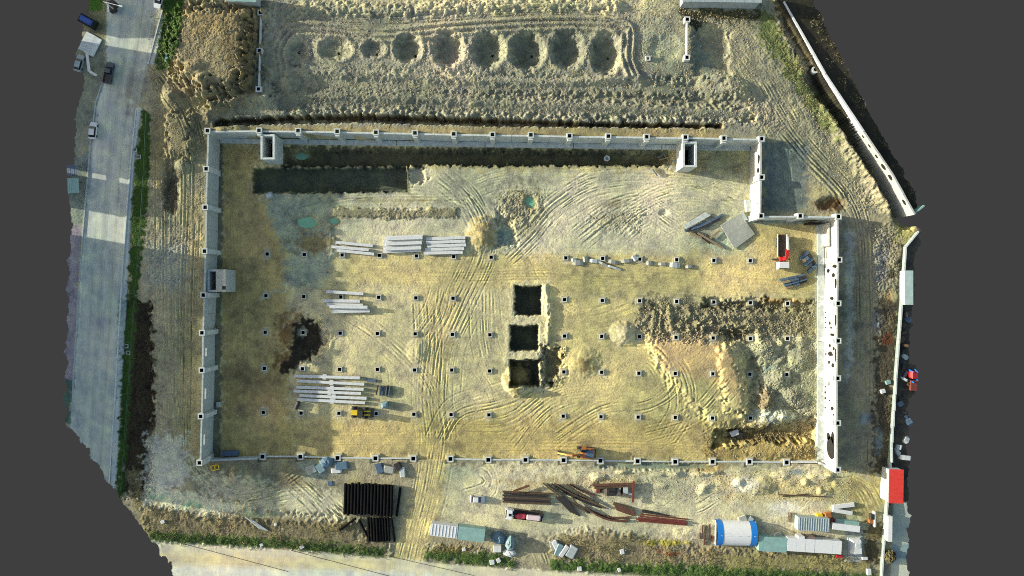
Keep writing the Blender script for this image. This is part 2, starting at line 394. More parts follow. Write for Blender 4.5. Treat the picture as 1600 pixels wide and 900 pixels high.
level([(520, 326), (715, 326), (715, 340), (520, 338)], .35, 5, 1, T_, True); rough([(520, 324), (720, 324), (720, 342), (520, 342)], .22, 4, T_)
rough([(770, 290), (860, 288), (850, 340), (800, 390), (772, 370)], .3, 10, T_); level([(776, 330), (800, 340), (808, 380), (780, 388)], -.9, 8, 2, T_, True)
rough([(920, 335), (1010, 325), (1000, 365), (910, 365)], .3, 10, T_); bowl(1038, 332, 8, 6, .4, .6, 0, T_)
fam([(440, 340), (455, 320), (520, 305), (640, 300), (720, 312), (752, 350)], 9, 7, .2, T_); fam([(525, 318), (640, 316), (740, 315)], 6, 4, .18, T_)
fam([(690, 268), (730, 300), (752, 340), (758, 360)], 9, 10, .2, T_); fam([(740, 290), (790, 275), (880, 280), (1000, 270), (1110, 275)], 9, 8, .16, T_)
fam([(790, 405), (830, 370), (870, 325), (930, 290), (1010, 285), (1100, 295), (1160, 310)], 22, 15, .2, T_, .5)
fam([(900, 375), (960, 330), (1010, 320), (1060, 350), (1120, 345)], 10, 10, .2, T_); fam([(960, 370), (1000, 335), (1060, 310), (1150, 320)], 8, 10, .18, T_)
fam([(655, 870), (672, 770), (686, 690), (680, 620), (690, 540), (720, 470), (750, 410), (756, 380)], 22, 13, .13, T_, .7)
fam([(690, 700), (720, 650), (790, 630), (870, 600)], 8, 10, .2, T_); fam([(700, 660), (790, 660), (850, 620)], 7, 9, .18, T_)
fam([(365, 430), (520, 425), (700, 432), (860, 430), (1060, 440), (1270, 455)], 16, 12, .13, T_, .7)
fam([(480, 468), (540, 490), (600, 530), (660, 590), (680, 640)], 7, 7, .14, T_)
fam([(760, 452), (762, 520), (770, 560)], 5, 12, .14, T_); fam([(670, 470), (672, 540), (668, 600)], 8, 12, .2, T_); fam([(700, 450), (690, 490), (668, 530)], 8, 10, .2, T_)
fam([(360, 690), (560, 690), (760, 690), (980, 692), (1160, 700)], 12, 8, .13, T_, .7)
fam([(860, 690), (940, 640), (1010, 630), (1050, 600), (1020, 550), (960, 545)], 9, 8, .16, T_); fam([(1040, 690), (1070, 640), (1060, 580), (1010, 540)], 7, 8, .16, T_)
fam([(800, 700), (850, 640), (900, 620), (960, 620)], 7, 10, .15, T_); fam([(1000, 690), (1090, 660), (1150, 600)], 6, 12, .15, T_)
fam([(370, 250), (372, 400), (380, 560), (378, 700)], 8, 12, .09, T_); fam([(860, 480), (920, 500), (990, 480)], 6, 12, .12, T_)
for (x0, y0, x1, y1, n, pit, ang) in ((480, 270, 1160, 395, 60, T_, 0.1), (360, 410, 1260, 460, 40, T_, .03), (450, 460, 790, 640, 60, T_, .6), (860, 470, 1160, 700, 60, T_, -.3), (350, 650, 1150, 712, 40, T_, 0.02), (700, 730, 1340, 835, 45, F0, .1), (1090, 30, 1240, 190, 24, F0, 1.0), (240, 260, 310, 700, 34, F0, 1.55), (320, 750, 530, 800, 20, F0, .3)):
    for _ in range(n):
        a = ang + rng.gauss(0, .35); l = rng.uniform(25, 80); cx, cy = rng.uniform(x0, x1), rng.uniform(y0, y1); bd = rng.gauss(0, .25)
        P = [(cx + math.cos(a + bd * (t - .5)) * l * (t - .5), cy + math.sin(a + bd * (t - .5)) * l * (t - .5) + bd * l * (t - .5) ** 2) for t in (0, .33, .66, 1)]
        rut(P, rng.uniform(.05, .13), rng.choice((1.8, 4.8, 5.6)), rng.uniform(.75, 1.15), pit)
# ponds
PONDS = [(480, 348, 13, 7, 0.0), (469, 241, 9, 6, -1.6), (829, 316, 7, 7, 0.0), (522, 345, 7, 4, 0.0)]
for cx, cy, rx, ry, z in PONDS: bowl(cx, cy, rx * 1.5, ry * 1.7, .55, .5, 0, T_)

# ---- roads, pavements, verge: smooth sheets set into the field
LROAD = [(162, -40), (262, -40), (240, 50), (232, 98), (214, 172), (206, 240), (197, 400), (182, 620), (170, 790), (100, 790), (114, 600), (130, 360), (142, 220), (150, 150), (168, 118), (165, 60)]
LPAV = [(255, 14), (263, 14), (241, 101), (232, 100)]
LPAV2 = [(214, 168), (222, 168), (210, 250), (205, 330), (198, 470), (189, 620), (180, 790), (171, 790), (180, 620), (191, 430), (200, 300), (206, 240)]
LVERGE = [(266, -40), (290, -40), (282, 60), (262, 110), (244, 108), (248, 60)]
LVERGE2 = [(224, 170), (236, 180), (232, 300), (214, 470), (205, 600), (192, 790), (180, 790), (190, 600), (199, 470), (208, 300), (213, 240)]
BROAD = [(180, 840), (300, 850), (440, 858), (600, 872), (640, 874), (700, 882), (860, 892), (1000, 899), (1100, 908), (1440, 925), (1440, 980), (180, 980)]
EPAV = [(1396, 785), (1440, 785), (1440, 990), (1388, 990), (1392, 880)]
smooth_regions = {}
def smooth_level(poly, rr, w=4):
    i = sel(poly, 10, False); k = wgt(poly, w, i, .4); R_[i] = R_[i] * (1 - k) + rr * k; return i, k
ROADW = np.zeros(NP)
for p in (LROAD, LPAV, LPAV2, BROAD, EPAV):
    i, k = smooth_level(p, .015); ROADW[i] = np.maximum(ROADW[i], k)
for p in (LVERGE, LVERGE2): smooth_level(p, .14)
level(LPAV, .14, 1.5, 0, False, True); level(LPAV2, .14, 1.5, 0, False, True)

# ---- put the relief on
R_ *= np.clip(0.85 + 0.35 * n_big, .35, 1.6)
h += R_ * (0.11 * n_sml + 0.07 * (n_rock - 0.8) + 0.20 * n_fin + 0.08 * n_grain + 0.20 * n_mid * (1 - ROADW)) * (1 - 0.6 * TRK)
# ---- socket holes
ROWS = [[(418, 397), (476, 398), (535, 398.5), (593, 399), (651, 400), (709, 401), (767.5, 402), (884, 403), (941.5, 404), (999.5, 405), (1057, 406), (1115, 407), (1172, 407.5)],
        [(416, 462), (475, 463.5), (533, 464), (592, 464.5), (650, 465.5), (708, 466), (882, 468), (941, 469.5), (999, 470), (1057, 471), (1115, 472), (1172, 473), (1230, 474)],
        [(415, 519), (474, 519.5), (532, 520.5), (590, 521), (649, 521.5), (707, 522.5), (765.5, 523), (882, 525), (940, 525.5), (999, 526), (1056, 527), (1114, 528), (1172, 529), (1230, 529)],
        [(413.5, 575.5), (473, 576), (531, 577), (590, 577), (648, 578), (706, 578), (765, 579.5), (881, 581), (940, 581.5), (998, 583), (1055, 583.5), (1113.5, 584), (1171, 584.5), (1229, 585)],
        [(412, 644), (471, 645), (530, 645.5), (588, 646), (647, 647), (705, 647.5), (764, 648), (880, 650), (939, 651), (997, 651.5), (1055, 652), (1113, 653), (1172, 653)]]
BROW = [(411, 713), (470, 713), (528, 715), (587, 715.5), (646, 716), (704, 716.5), (763, 718), (821, 718), (880.5, 718.5), (938, 719.5), (996, 720), (1054.5, 721), (1113, 721), (1170.5, 721), (1228.5, 722)]
def hgt(x, y):
    i = int(round((x - X0) / GR)); j = int(round((y - Y0) / GR))
    return float(h[min(max(j, 0), ny - 1) * nx + min(max(i, 0), nx - 1)])
def win(x, y, r):
    i0, i1 = max(0, int(math.ceil((x - r - X0) / GR))), min(nx, int((x + r - X0) / GR) + 1)
    j0, j1 = max(0, int(math.ceil((y - r - Y0) / GR))), min(ny, int((y + r - Y0) / GR) + 1)
    return (np.arange(j0, j1)[:, None] * nx + np.arange(i0, i1)[None]).ravel()
def hmean(x, y, r=1.0):
    return float(h[win(x, y, r)].mean())
def at(px, py, dz=0.0):
    """the ground point that shows at a photo pixel"""
    z = 0.0
    for _ in range(8): z = hgt(*W(px, py, z))
    x, y = W(px, py, z); return (x, y, z + dz)
FOOT = []
def dig(px, py, half, top):
    x, y, z = at(px, py); z = hmean(x, y, 1.2)
    x, y = W(px, py, z)
    m = win(x, y, 1.3); h[m] = np.minimum(h[m], z) * .6 + .4 * z
    m = win(x, y, half); h[m] = z - 2.2
    return (x, y, z)
for r in ROWS: FOOT.append([dig(x, y, .55, .35) for x, y in r])
BFOOT = [dig(x, y, .7, .5) for x, y in BROW]
AX = CX + XX / (S * (H - h) / H); AY = CY - YY / (S * (H - h) / H)

# ---- colours of the ground (albedo, with shade painted into some hollows, as sRGB numbers)
C = np.tile(np.array(lin((146, 138, 110))), (NP, 1))
def paint(poly, c, w=16, k=1.0, rag=6.0, pit=None):
    i = sel(poly, w + 25, pit); q = (wgt(poly, w, i, rag) * k)[:, None]
    C[i] = C[i] * (1 - q) + np.array(lin(c)) * q
def blot(cx, cy, rx, ry, c, k=1.0, pit=None, soft=.5):
    m = max(rx, ry) * 1.6
    i = sel([(cx - m, cy - m), (cx + m, cy + m)], 4, pit)
    r = np.hypot((AX[i] - cx) / rx, (AY[i] - cy) / ry) + n_bnd[i] * .2
    q = ((1 - sstep(1 - soft, 1 + soft * .5, r)) * k)[:, None]
    C[i] = C[i] * (1 - q) + np.array(lin(c)) * q
F_ = False
paint([(330, -60), (1200, -60), (1200, 215), (325, 205)], (146, 142, 120), 20, 1, 6, F_)
paint([(425, 125), (1160, 140), (1170, 190), (430, 170)], (122, 121, 102), 18, .8, 6, F_)
paint([(325, 196), (1130, 199), (1130, 222), (325, 212)], (150, 136, 96), 5, .9, 2, F_)
paint([(335, 187), (420, 184), (560, 180), (760, 186), (900, 191), (1060, 195), (1128, 194), (1128, 199), (760, 195), (560, 189), (420, 192), (335, 196)], (64, 52, 34), 5, .9, 1.5, F_)  # shadow line along the trench, painted into the soil colour
paint([(480, -30), (1050, -30), (1050, 22), (700, 20), (480, 8)], (196, 184, 142), 14, .7, 6, F_)
for cx, cy, rx, ry, z in BOWLS: blot(cx, cy, rx, ry, (122, 122, 103), .8, F_)  # bowl shade deepened by darker ground colour inside each hollow
for cx, cy in ((468, 83), (529, 84), (589, 86), (770, 88), (831, 89), (950, 92), (649, 88)): blot(cx, cy, 2.6, 2.6, (14, 14, 13), 1, F_, .3)
blot(1040, 75, 40, 40, (150, 152, 128), .8, F_); blot(1115, 85, 34, 36, (120, 126, 112), .9, F_, .3)
paint([(262, 5), (405, 10), (400, 150), (330, 190), (325, 250), (232, 270), (235, 110)], (140, 128, 96), 14, 1, 6, F_)
paint([(285, 10), (400, 15), (398, 50), (300, 60)], (128, 112, 74), 20, .7, 6, F_)
paint([(340, 60), (404, 40), (400, 140), (370, 130)], (104, 88, 54), 20, .7, 6, F_)
paint([(228, 250), (320, 250), (316, 480), (312, 720), (228, 720)], (150, 142, 112), 10, .9, 6, F_)
paint([(285, 300), (318, 300), (312, 720), (275, 720)], (160, 147, 106), 12, .8, 4, F_)
paint([(230, 380), (290, 380), (290, 450), (225, 450)], (140, 142, 124), 16, .8, 5, F_)
blot(266, 298, 16, 46, (64, 53, 38), .85, F_); blot(240, 150, 40, 24, (120, 118, 92), .5, F_); blot(245, 250, 18, 50, (150, 134, 92), .7, F_)
paint([(186, 470), (236, 470), (240, 560), (244, 620), (232, 770), (190, 770)], (58, 50, 35), 8, 1, 3, F_)
paint([(190, 735), (225, 735), (222, 790), (330, 805), (560, 815), (560, 840), (230, 838)], (120, 109, 78), 10, 1, 5, F_)
paint([(228, 680), (290, 680), (300, 745), (224, 790)], (188, 186, 166), 12, .8, 5, F_)
paint([(228, 755), (320, 775), (420, 795), (330, 803), (226, 784)], (206, 202, 166), 10, .9, 4, F_)
blot(300, 790, 22, 7, (160, 186, 140), .7, F_); blot(248, 778, 16, 6, (168, 190, 150), .6, F_); blot(405, 803, 30, 6, (176, 186, 140), .6, F_)
paint([(300, 735), (540, 770), (540, 808), (420, 800), (320, 770)], (194, 187, 154), 14, .8, 6, F_)
blot(480, 735, 40, 16, (140, 156, 142), .7, F_); blot(455, 742, 26, 22, (128, 112, 78), .7, F_)
paint([(690, 726), (1390, 728), (1380, 840), (860, 840), (690, 830)], (186, 178, 144), 14, 1, 6, F_)
paint([(1120, 742), (1330, 745), (1340, 780), (1130, 780)], (186, 168, 112), 16, .7, 6, F_); paint([(780, 750), (1000, 745), (1000, 760), (820, 770)], (150, 134, 90), 14, .6, 6, F_)
blot(1165, 758, 26, 14, (198, 196, 180), .8, F_); blot(1225, 795, 26, 12, (212, 208, 190), .7, F_); blot(1105, 730, 40, 10, (140, 120, 74), .8, F_); blot(1020, 728, 90, 5, (120, 132, 116), .8, F_); blot(1245, 738, 18, 5, (110, 128, 124), .8, F_)
blot(720, 738, 30, 10, (150, 156, 132), .6, F_)
paint([(612, 884), (630, 820), (648, 760), (660, 705), (700, 705), (690, 780), (672, 840), (660, 884)], (182, 168, 118), 8, .95, 3)
paint([(224, 812), (440, 820), (606, 842), (606, 868), (440, 854), (235, 846)], (120, 110, 80), 8, .9, 4, F_)
paint([(232, 830), (330, 835), (440, 842), (600, 858), (604, 872), (440, 858), (236, 848)], (66, 88, 36), 6, .95, 3, F_)
paint([(668, 856), (800, 866), (802, 888), (664, 874)], (70, 92, 38), 6, .95, 3, F_); blot(710, 858, 40, 7, (132, 112, 66), .7, F_)
paint([(862, 840), (935, 828), (1060, 852), (1365, 862), (1365, 905), (1000, 890), (862, 880)], (132, 120, 88), 10, .95, 5, F_)
paint([(860, 874), (1000, 880), (1180, 886), (1366, 896), (1366, 930), (1000, 900), (860, 892)], (70, 94, 40), 7, .95, 3, F_); paint([(1120, 866), (1360, 872), (1360, 892), (1130, 888)], (150, 140, 86), 8, .7, 4, F_)
blot(1035, 848, 40, 5, (150, 142, 50), .8, F_); blot(1050, 866, 14, 4, (130, 62, 36), .8, F_); blot(1030, 862, 8, 4, (120, 60, 38), .6, F_)
paint([(1320, 825), (1345, 825), (1352, 845), (1345, 878), (1318, 878)], (150, 152, 142), 6, .9, 1, F_)
# north-east and east
paint([(1060, 20), (1190, 20), (1400, 330), (1320, 340), (1190, 215), (1140, 130)], (148, 142, 114), 14, .9, 6, F_)
paint([(1180, 10), (1205, 20), (1245, 100), (1300, 180), (1310, 215), (1280, 195), (1225, 110), (1185, 60)], (92, 104, 48), 8, .8, 4, F_)
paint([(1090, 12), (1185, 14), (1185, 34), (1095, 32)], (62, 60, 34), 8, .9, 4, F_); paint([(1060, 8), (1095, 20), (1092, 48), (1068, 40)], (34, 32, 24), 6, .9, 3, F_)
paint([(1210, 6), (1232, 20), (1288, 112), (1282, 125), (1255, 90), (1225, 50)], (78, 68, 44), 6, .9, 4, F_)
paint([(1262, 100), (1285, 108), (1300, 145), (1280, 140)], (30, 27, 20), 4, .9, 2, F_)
paint([(1196, 222), (1262, 224), (1260, 332), (1196, 332)], (112, 120, 112), 8, .9, 4, F_); blot(1295, 318, 26, 14, (96, 70, 34), .9, F_); blot(1310, 324, 10, 8, (34, 24, 14), .9, F_); blot(1280, 300, 16, 14, (180, 170, 120), .8, F_)  # first patch paints the wall's shadow over the notch yard
paint([(1316, 345), (1405, 345), (1395, 745), (1316, 735)], (134, 127, 102), 8, 1, 4, F_)
paint([(1322, 360), (1334, 360), (1334, 560), (1322, 600)], (164, 164, 150), 6, .8, 2, F_); blot(1375, 410, 12, 40, (130, 128, 122), .7, F_); blot(1390, 465, 8, 12, (176, 140, 90), .7, F_); blot(1372, 500, 9, 20, (150, 158, 156), .8, F_)
paint([(1372, 470), (1404, 470), (1394, 745), (1362, 745)], (66, 56, 42), 8, .85, 4, F_); blot(1385, 530, 12, 10, (96, 52, 26), .8, F_); blot(1350, 655, 9, 10, (128, 140, 138), .8, F_); blot(1374, 690, 8, 22, (120, 132, 130), .6, F_); blot(1394, 430, 7, 8, (36, 32, 28), .8, F_)
paint([(1320, 742), (1385, 745), (1372, 840), (1330, 800)], (184, 164, 104), 10, .8, 4, F_); paint([(1352, 815), (1376, 815), (1372, 880), (1350, 880)], (70, 60, 38), 6, .85, 3, F_)
i = sel(NEWg, 90, False); d, s_, u, T = d_path(NEWg, AX[i], AY[i])
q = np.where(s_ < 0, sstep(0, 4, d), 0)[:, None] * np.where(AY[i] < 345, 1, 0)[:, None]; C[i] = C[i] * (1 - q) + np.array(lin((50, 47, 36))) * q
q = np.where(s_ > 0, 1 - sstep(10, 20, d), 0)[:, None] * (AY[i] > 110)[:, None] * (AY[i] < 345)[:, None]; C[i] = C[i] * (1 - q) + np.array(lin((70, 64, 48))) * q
paint([(1408, 345), (1460, 340), (1440, 785), (1386, 785), (1400, 480)], (72, 68, 58), 4, 1, 2, F_); paint([(1400, 338), (1432, 335), (1425, 372), (1400, 380)], (158, 152, 96), 6, .9, 3, F_)
# pit
paint(PIT, (182, 170, 126), 4, 1, 0, T_)
paint([(520, 262), (1170, 268), (1170, 335), (1180, 345), (1060, 400), (780, 398), (520, 400)], (182, 176, 146), 16, 1, 6, T_)
paint([(345, 228), (400, 228), (398, 300), (430, 330), (452, 380), (455, 460), (455, 720), (345, 720)], (170, 149, 98), 14, 1, 6, T_)
paint([(420, 300), (524, 305), (520, 400), (500, 460), (440, 450), (450, 400), (420, 340)], (146, 154, 132), 18, .9, 6, T_)
paint([(395, 262), (640, 262), (640, 302), (395, 302)], (56, 66, 54), 5, .9, 1, T_); paint([(440, 228), (1045, 234), (1045, 260), (440, 262)], (56, 58, 42), 6, .9, 2, T_)  # shade in the trench and below the far wall, painted as dark ground
blot(425, 240, 22, 18, (132, 104, 54), .8, T_); blot(1000, 240, 50, 10, (110, 108, 80), .6, T_)
blot(490, 380, 34, 18, (122, 108, 68), .85, T_); paint([(520, 325), (716, 325), (716, 341), (520, 341)], (128, 120, 90), 4, .8, 2, T_); paint([(560, 310), (690, 310), (690, 317), (560, 317)], (150, 140, 100), 4, .5, 2, T_)
paint([(540, 398), (1270, 405), (1275, 460), (860, 462), (540, 448)], (184, 168, 116), 14, .9, 6, T_)
paint([(450, 448), (850, 452), (790, 640), (460, 640)], (184, 173, 132), 18, .9, 6, T_)
paint([(850, 450), (1000, 460), (1000, 530), (1170, 560), (1172, 720), (700, 720), (700, 650), (860, 610)], (184, 170, 118), 18, .95, 6, T_)
paint([(345, 655), (1280, 655), (1280, 722), (345, 722)], (172, 152, 98), 14, .75, 6, T_); paint([(1180, 350), (1272, 350), (1272, 460), (1180, 455)], (180, 164, 112), 10, .9, 5, T_)
paint([(350, 570), (440, 570), (430, 640), (350, 650)], (150, 124, 84), 14, .6, 6, T_)
paint([(655, 450), (730, 450), (700, 560), (690, 720), (650, 720), (665, 560)], (186, 168, 112), 12, .6, 6, T_)
blot(753, 366, 26, 30, (166, 148, 98), .9, T_); blot(975, 522, 24, 20, (170, 160, 130), .8, T_); blot(914, 570, 14, 14, (122, 104, 70), .8, T_)
paint([(1000, 515), (1100, 508), (1140, 540), (1160, 620), (1120, 600), (1040, 575)], (176, 152, 108), 14, .85, 5, T_)
paint([(998, 464), (1278, 468), (1278, 530), (1190, 535), (998, 525)], (118, 113, 88), 10, .9, 5, T_); blot(1200, 476, 60, 8, (74, 68, 48), .7, T_); blot(1225, 470, 40, 5, (150, 110, 50), .6, T_); blot(1010, 478, 12, 12, (84, 80, 60), .8, T_); blot(1150, 522, 24, 8, (70, 64, 46), .8, T_); blot(1115, 478, 22, 8, (66, 62, 44), .8, T_)
paint([(1168, 525), (1278, 525), (1278, 660), (1180, 660)], (148, 147, 120), 10, .95, 5, T_)
blot(1195, 630, 18, 24, (112, 92, 60), .7, T_); blot(1205, 650, 34, 12, (180, 186, 166), .8, T_); blot(1176, 575, 8, 26, (96, 90, 66), .6, T_); blot(1202, 576, 8, 6, (110, 128, 124), .8, T_)
blot(1190, 682, 75, 13, (92, 76, 48), .9, T_); blot(1148, 678, 16, 10, (34, 30, 24), .9, T_); paint([(1100, 690), (1280, 692), (1280, 720), (1100, 718)], (160, 134, 78), 8, .7, 4, T_)
blot(462, 520, 30, 34, (112, 78, 42), .8, T_); blot(450, 565, 24, 20, (96, 70, 42), .8, T_); paint([(458, 507), (474, 497), (497, 503), (511, 520), (508, 535), (492, 553), (470, 568), (440, 588), (436, 576), (456, 550)], (46, 40, 30), 6, .97, 2.5, T_); blot(506, 520, 6, 14, (190, 186, 156), .6, T_)  # last pale blot paints the lit right edge of the hole
for x0, y0, x1, y1 in ((805, 447, 846, 492), (798, 509, 841, 548), (797, 563, 842, 604)):
    paint([(x0 - 8, y0 - 8), (x1 + 12, y0 - 8), (x1 + 12, y1 + 8), (x0 - 8, y1 + 8)], (188, 180, 144), 6, .6, 2, T_); paint([(x0, y0), (x1, y0), (x1, y1), (x0, y1)], (66, 72, 60), 3, 1, 1, T_)  # pit insides painted dark to deepen their shade
blot(862, 572, 17, 34, (84, 84, 64), .85, T_); blot(808, 590, 20, 24, (132, 116, 72), .9, T_)
blot(815, 330, 42, 44, (126, 122, 94), .8, T_); blot(790, 372, 14, 18, (112, 134, 126), .8, T_); blot(962, 342, 36, 14, (140, 134, 104), .6, T_); blot(958, 318, 22, 8, (112, 104, 80), .6, T_)
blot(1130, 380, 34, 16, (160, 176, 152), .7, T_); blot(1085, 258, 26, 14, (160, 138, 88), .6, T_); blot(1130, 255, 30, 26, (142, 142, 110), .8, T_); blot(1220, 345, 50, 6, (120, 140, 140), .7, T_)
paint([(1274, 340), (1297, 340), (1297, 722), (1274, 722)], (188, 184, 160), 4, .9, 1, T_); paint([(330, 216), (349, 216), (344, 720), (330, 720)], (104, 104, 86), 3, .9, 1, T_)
for cx, cy, rx, ry, z in PONDS: blot(cx, cy, rx * 2, ry * 2, (150, 140, 100), .7, T_)
for rr in FOOT + [BFOOT]:
    for x, y, z in rr:
        px, py = CX + x / S, CY - y / S; blot(px, py, 8, 8, (192, 186, 160), .6, T_)
TRKq = (TRK * .35)[:, None]
C = C * (1 - TRKq) + C * np.array([1.12, 1.12, 1.10]) * TRKq
# roads
paint(LROAD, (178, 180, 166), 3, 1, .3, F_); paint([(210, 20), (250, 12), (236, 96), (210, 80)], (158, 156, 140), 8, .4, 3, F_)
blot(222, 150, 30, 34, (150, 142, 112), .8, F_); blot(205, 130, 30, 40, (150, 150, 134), .6, F_)
for k, (ox, cc) in enumerate(((-12, (184, 184, 168)), (14, (182, 180, 162)), (34, (148, 150, 138)), (-30, (150, 154, 144)))):
    paint([(176 + ox, 120), (182 + ox, 120), (166 + ox, 400), (150 + ox, 760), (142 + ox, 760), (160 + ox, 400)], cc, 6, .6, 2, F_)
paint(LPAV, (172, 174, 168), 2, 1, 0, F_); paint(LPAV2, (172, 178, 172), 2, 1, 0, F_)
for p in (LVERGE, LVERGE2): paint(p, (58, 82, 30), 4, 1, 2, F_)
paint([(120, -40), (168, -40), (166, 60), (150, 62), (138, 28), (110, 30)], (128, 122, 90), 4, 1, 1, F_); paint([(130, -40), (164, -40), (158, 18), (132, 16)], (84, 120, 40), 3, 1, 1, F_)
paint([(100, 55), (168, 60), (160, 120), (140, 230), (100, 260)], (126, 128, 108), 5, .9, 2, F_); paint([(95, 350), (128, 350), (114, 600), (90, 600)], (150, 138, 140), 5, 1, 2, F_); paint([(95, 255), (140, 235), (130, 350), (95, 350)], (116, 124, 112), 5, 1, 2, F_); paint([(90, 590), (114, 595), (110, 660), (90, 660)], (80, 100, 84), 5, 1, 2, F_)
paint(BROAD, (198, 190, 160), 4, 1, 1, F_); paint([(230, 862), (620, 876), (620, 892), (260, 878)], (190, 178, 136), 8, .8, 2, F_); paint([(230, 884), (640, 895), (700, 900), (700, 990), (200, 990)], (200, 200, 184), 8, .9, 2, F_)
paint(EPAV, (174, 176, 158), 3, 1, .5, F_); paint([(1394, 850), (1430, 850), (1430, 872), (1394, 874)], (120, 140, 142), 4, .9, 1, F_)
def streaks(path, poly, seed, amp):
    i = sel(poly, 6, False); i = i[sd_poly(poly, AX[i], AY[i]) < 3]
    d, s2, u, T = d_path(cr(path), AX[i], AY[i]); r = np.random.default_rng(seed)
    lat = d * s2; k1 = r.standard_normal(220); k2 = r.standard_normal(60); k3 = r.standard_normal((40, 90))
    a = .55 * np.interp(lat, np.linspace(-110, 110, 220), k1) + .7 * np.interp(lat, np.linspace(-110, 110, 60), k2)
    b = k3[np.clip((u / 24).astype(int), 0, 39), np.clip(((lat + 110) / 6).astype(int), 0, 89)]
    C[i] *= (1 + amp * a + amp * .35 * b * (np.abs(b) > 1.3) + .04 * n_grain[i] + .05 * n_mid[i])[:, None]
streaks([(214, -40), (202, 50), (188, 140), (174, 240), (162, 400), (148, 620), (136, 790)], LROAD, 5, .12)
streaks([(180, 872), (440, 884), (700, 905), (1000, 930), (1440, 950)], BROAD, 6, .05)
# mottling
v = 1 + (0.11 * n_big + 0.11 * n_mid) * (1 - .7 * ROADW) + 0.08 * n_sml * (1 - .7 * ROADW) + 0.06 * n_fin * (1 - ROADW) + (0.10 + 0.14 * np.clip(R_, 0, .5)) * n_grain * (1 - .8 * ROADW)
C *= np.clip(v, .45, 1.6)[:, None]
C[:, 2] *= 1 - 0.05 * n_mid; C[:, 0] *= 1 + .03 * n_big
C *= np.array([.975, 1.0, .99]); C = np.clip(C, .008, .8)

# ---- outline of the surveyed ground and the cut into surfaces
EDGE = [(138, -45), (139, 0), (137, 28), (130, 36), (127, 60), (118, 88), (124, 108), (132, 118), (127, 150), (117, 178), (119, 200), (116, 214), (117, 250), (110, 262), (111, 280), (106, 300), (109, 330), (112, 350), (109, 368), (110, 390), (104, 410), (108, 425), (103, 452), (108, 470), (103, 500), (106, 520), (101, 552), (106, 566), (100, 590), (103, 606), (97, 622), (104, 640), (101, 662), (112, 672), (122, 682), (124, 690), (138, 702), (142, 716), (156, 730), (163, 748), (176, 762), (184, 770), (190, 786), (204, 800), (216, 818), (228, 832), (236, 846), (247, 852), (249, 866), (259, 872), (257, 880), (268, 877), (267, 890), (272, 905), (276, 945),
        (1421, 945), (1420, 880), (1416, 872), (1421, 850), (1419, 828), (1424, 806), (1417, 792), (1421, 770), (1418, 750), (1423, 716), (1415, 700), (1420, 680), (1421, 655), (1416, 640), (1424, 622), (1432, 610), (1434, 575), (1422, 565), (1421, 520), (1427, 508), (1421, 490), (1428, 480), (1429, 420), (1431, 396), (1441, 380), (1437, 366), (1442, 360), (1430, 352), (1408, 344), (1433, 331), (1431, 300), (1418, 284), (1410, 262), (1396, 243), (1386, 222), (1372, 200), (1360, 178), (1344, 146), (1334, 126), (1320, 100), (1310, 78), (1290, 42), (1284, 22), (1272, 8), (1270, -45)]
se = sd_poly(EDGE, AX, AY) + n_bnd * .9
inside = se < 0
def cellmask(poly):
    return sd_poly(poly, AX, AY) < 0
reg = np.zeros(NP, np.int8)
reg[cellmask(LROAD)] = 1; reg[cellmask(LPAV) | cellmask(LPAV2)] = 2; reg[cellmask(LVERGE) | cellmask(LVERGE2)] = 3; reg[cellmask(BROAD)] = 4; reg[cellmask(EPAV)] = 5
reg[inpit] = 6
I = np.arange(NP).reshape(ny, nx)
q = np.stack([I[:-1, :-1], I[:-1, 1:], I[1:, 1:], I[1:, :-1]], -1).reshape(-1, 4)
q = q[inside[q].all(1)]
qreg = reg[q[:, 0]]
def ground_mat(name, rough=.95, spec=.25, fine=3.2, amt=.36, streak=None):
    m = bpy.data.materials.new(name); m.use_nodes = True; t = m.node_tree; b = t.nodes['Principled BSDF']
    at_ = N(t, 'ShaderNodeVertexColor'); at_.layer_name = 'Col'
    co = N(t, 'ShaderNodeTexCoord')
    n1 = N(t, 'ShaderNodeTexNoise'); n1.inputs['Scale'].default_value = fine; n1.inputs['Detail'].default_value = 5; n1.inputs['Roughness'].default_value = .75
    if streak:
        mp = N(t, 'ShaderNodeMapping'); mp.inputs['Rotation'].default_value = (0, 0, streak[0]); mp.inputs['Scale'].default_value = (1, .06, 1)
        t.links.new(co.outputs['Object'], mp.inputs[0]); t.links.new(mp.outputs[0], n1.inputs['Vector'])
    else: t.links.new(co.outputs['Object'], n1.inputs['Vector'])
    mr = N(t, 'ShaderNodeMapRange'); mr.inputs[1].default_value = .25; mr.inputs[2].default_value = .75; mr.inputs[3].default_value = 1 - amt; mr.inputs[4].default_value = 1 + amt
    t.links.new(n1.outputs[0], mr.inputs[0])
    mu = N(t, 'ShaderNodeVectorMath', operation='SCALE'); t.links.new(at_.outputs[0], mu.inputs[0]); t.links.new(mr.outputs[0], mu.inputs['Scale'])
    t.links.new(mu.outputs[0], b.inputs['Base Color'])
    b.inputs['Roughness'].default_value = rough; b.inputs['Specular IOR Level'].default_value = spec
    bp = N(t, 'ShaderNodeBump'); bp.inputs['Strength'].default_value = .8 if not streak else .1; bp.inputs['Distance'].default_value = .08
    t.links.new(n1.outputs[0], bp.inputs['Height']); t.links.new(bp.outputs[0], b.inputs['Normal'])
    return m
gm = {0: ground_mat('bare_earth'), 1: ground_mat('dusty_asphalt', .85, .3, 2.2, .14, (R(-6),)), 2: ground_mat('pavement_concrete', .9, .3, 3, .14), 3: ground_mat('verge_grass', .95, .2, 4, .45), 4: ground_mat('sandy_road_surface', .92, .25, 2, .10, (R(86),)), 5: ground_mat('yard_concrete', .9, .3, 2, .14), 6: ground_mat('pit_sand')}
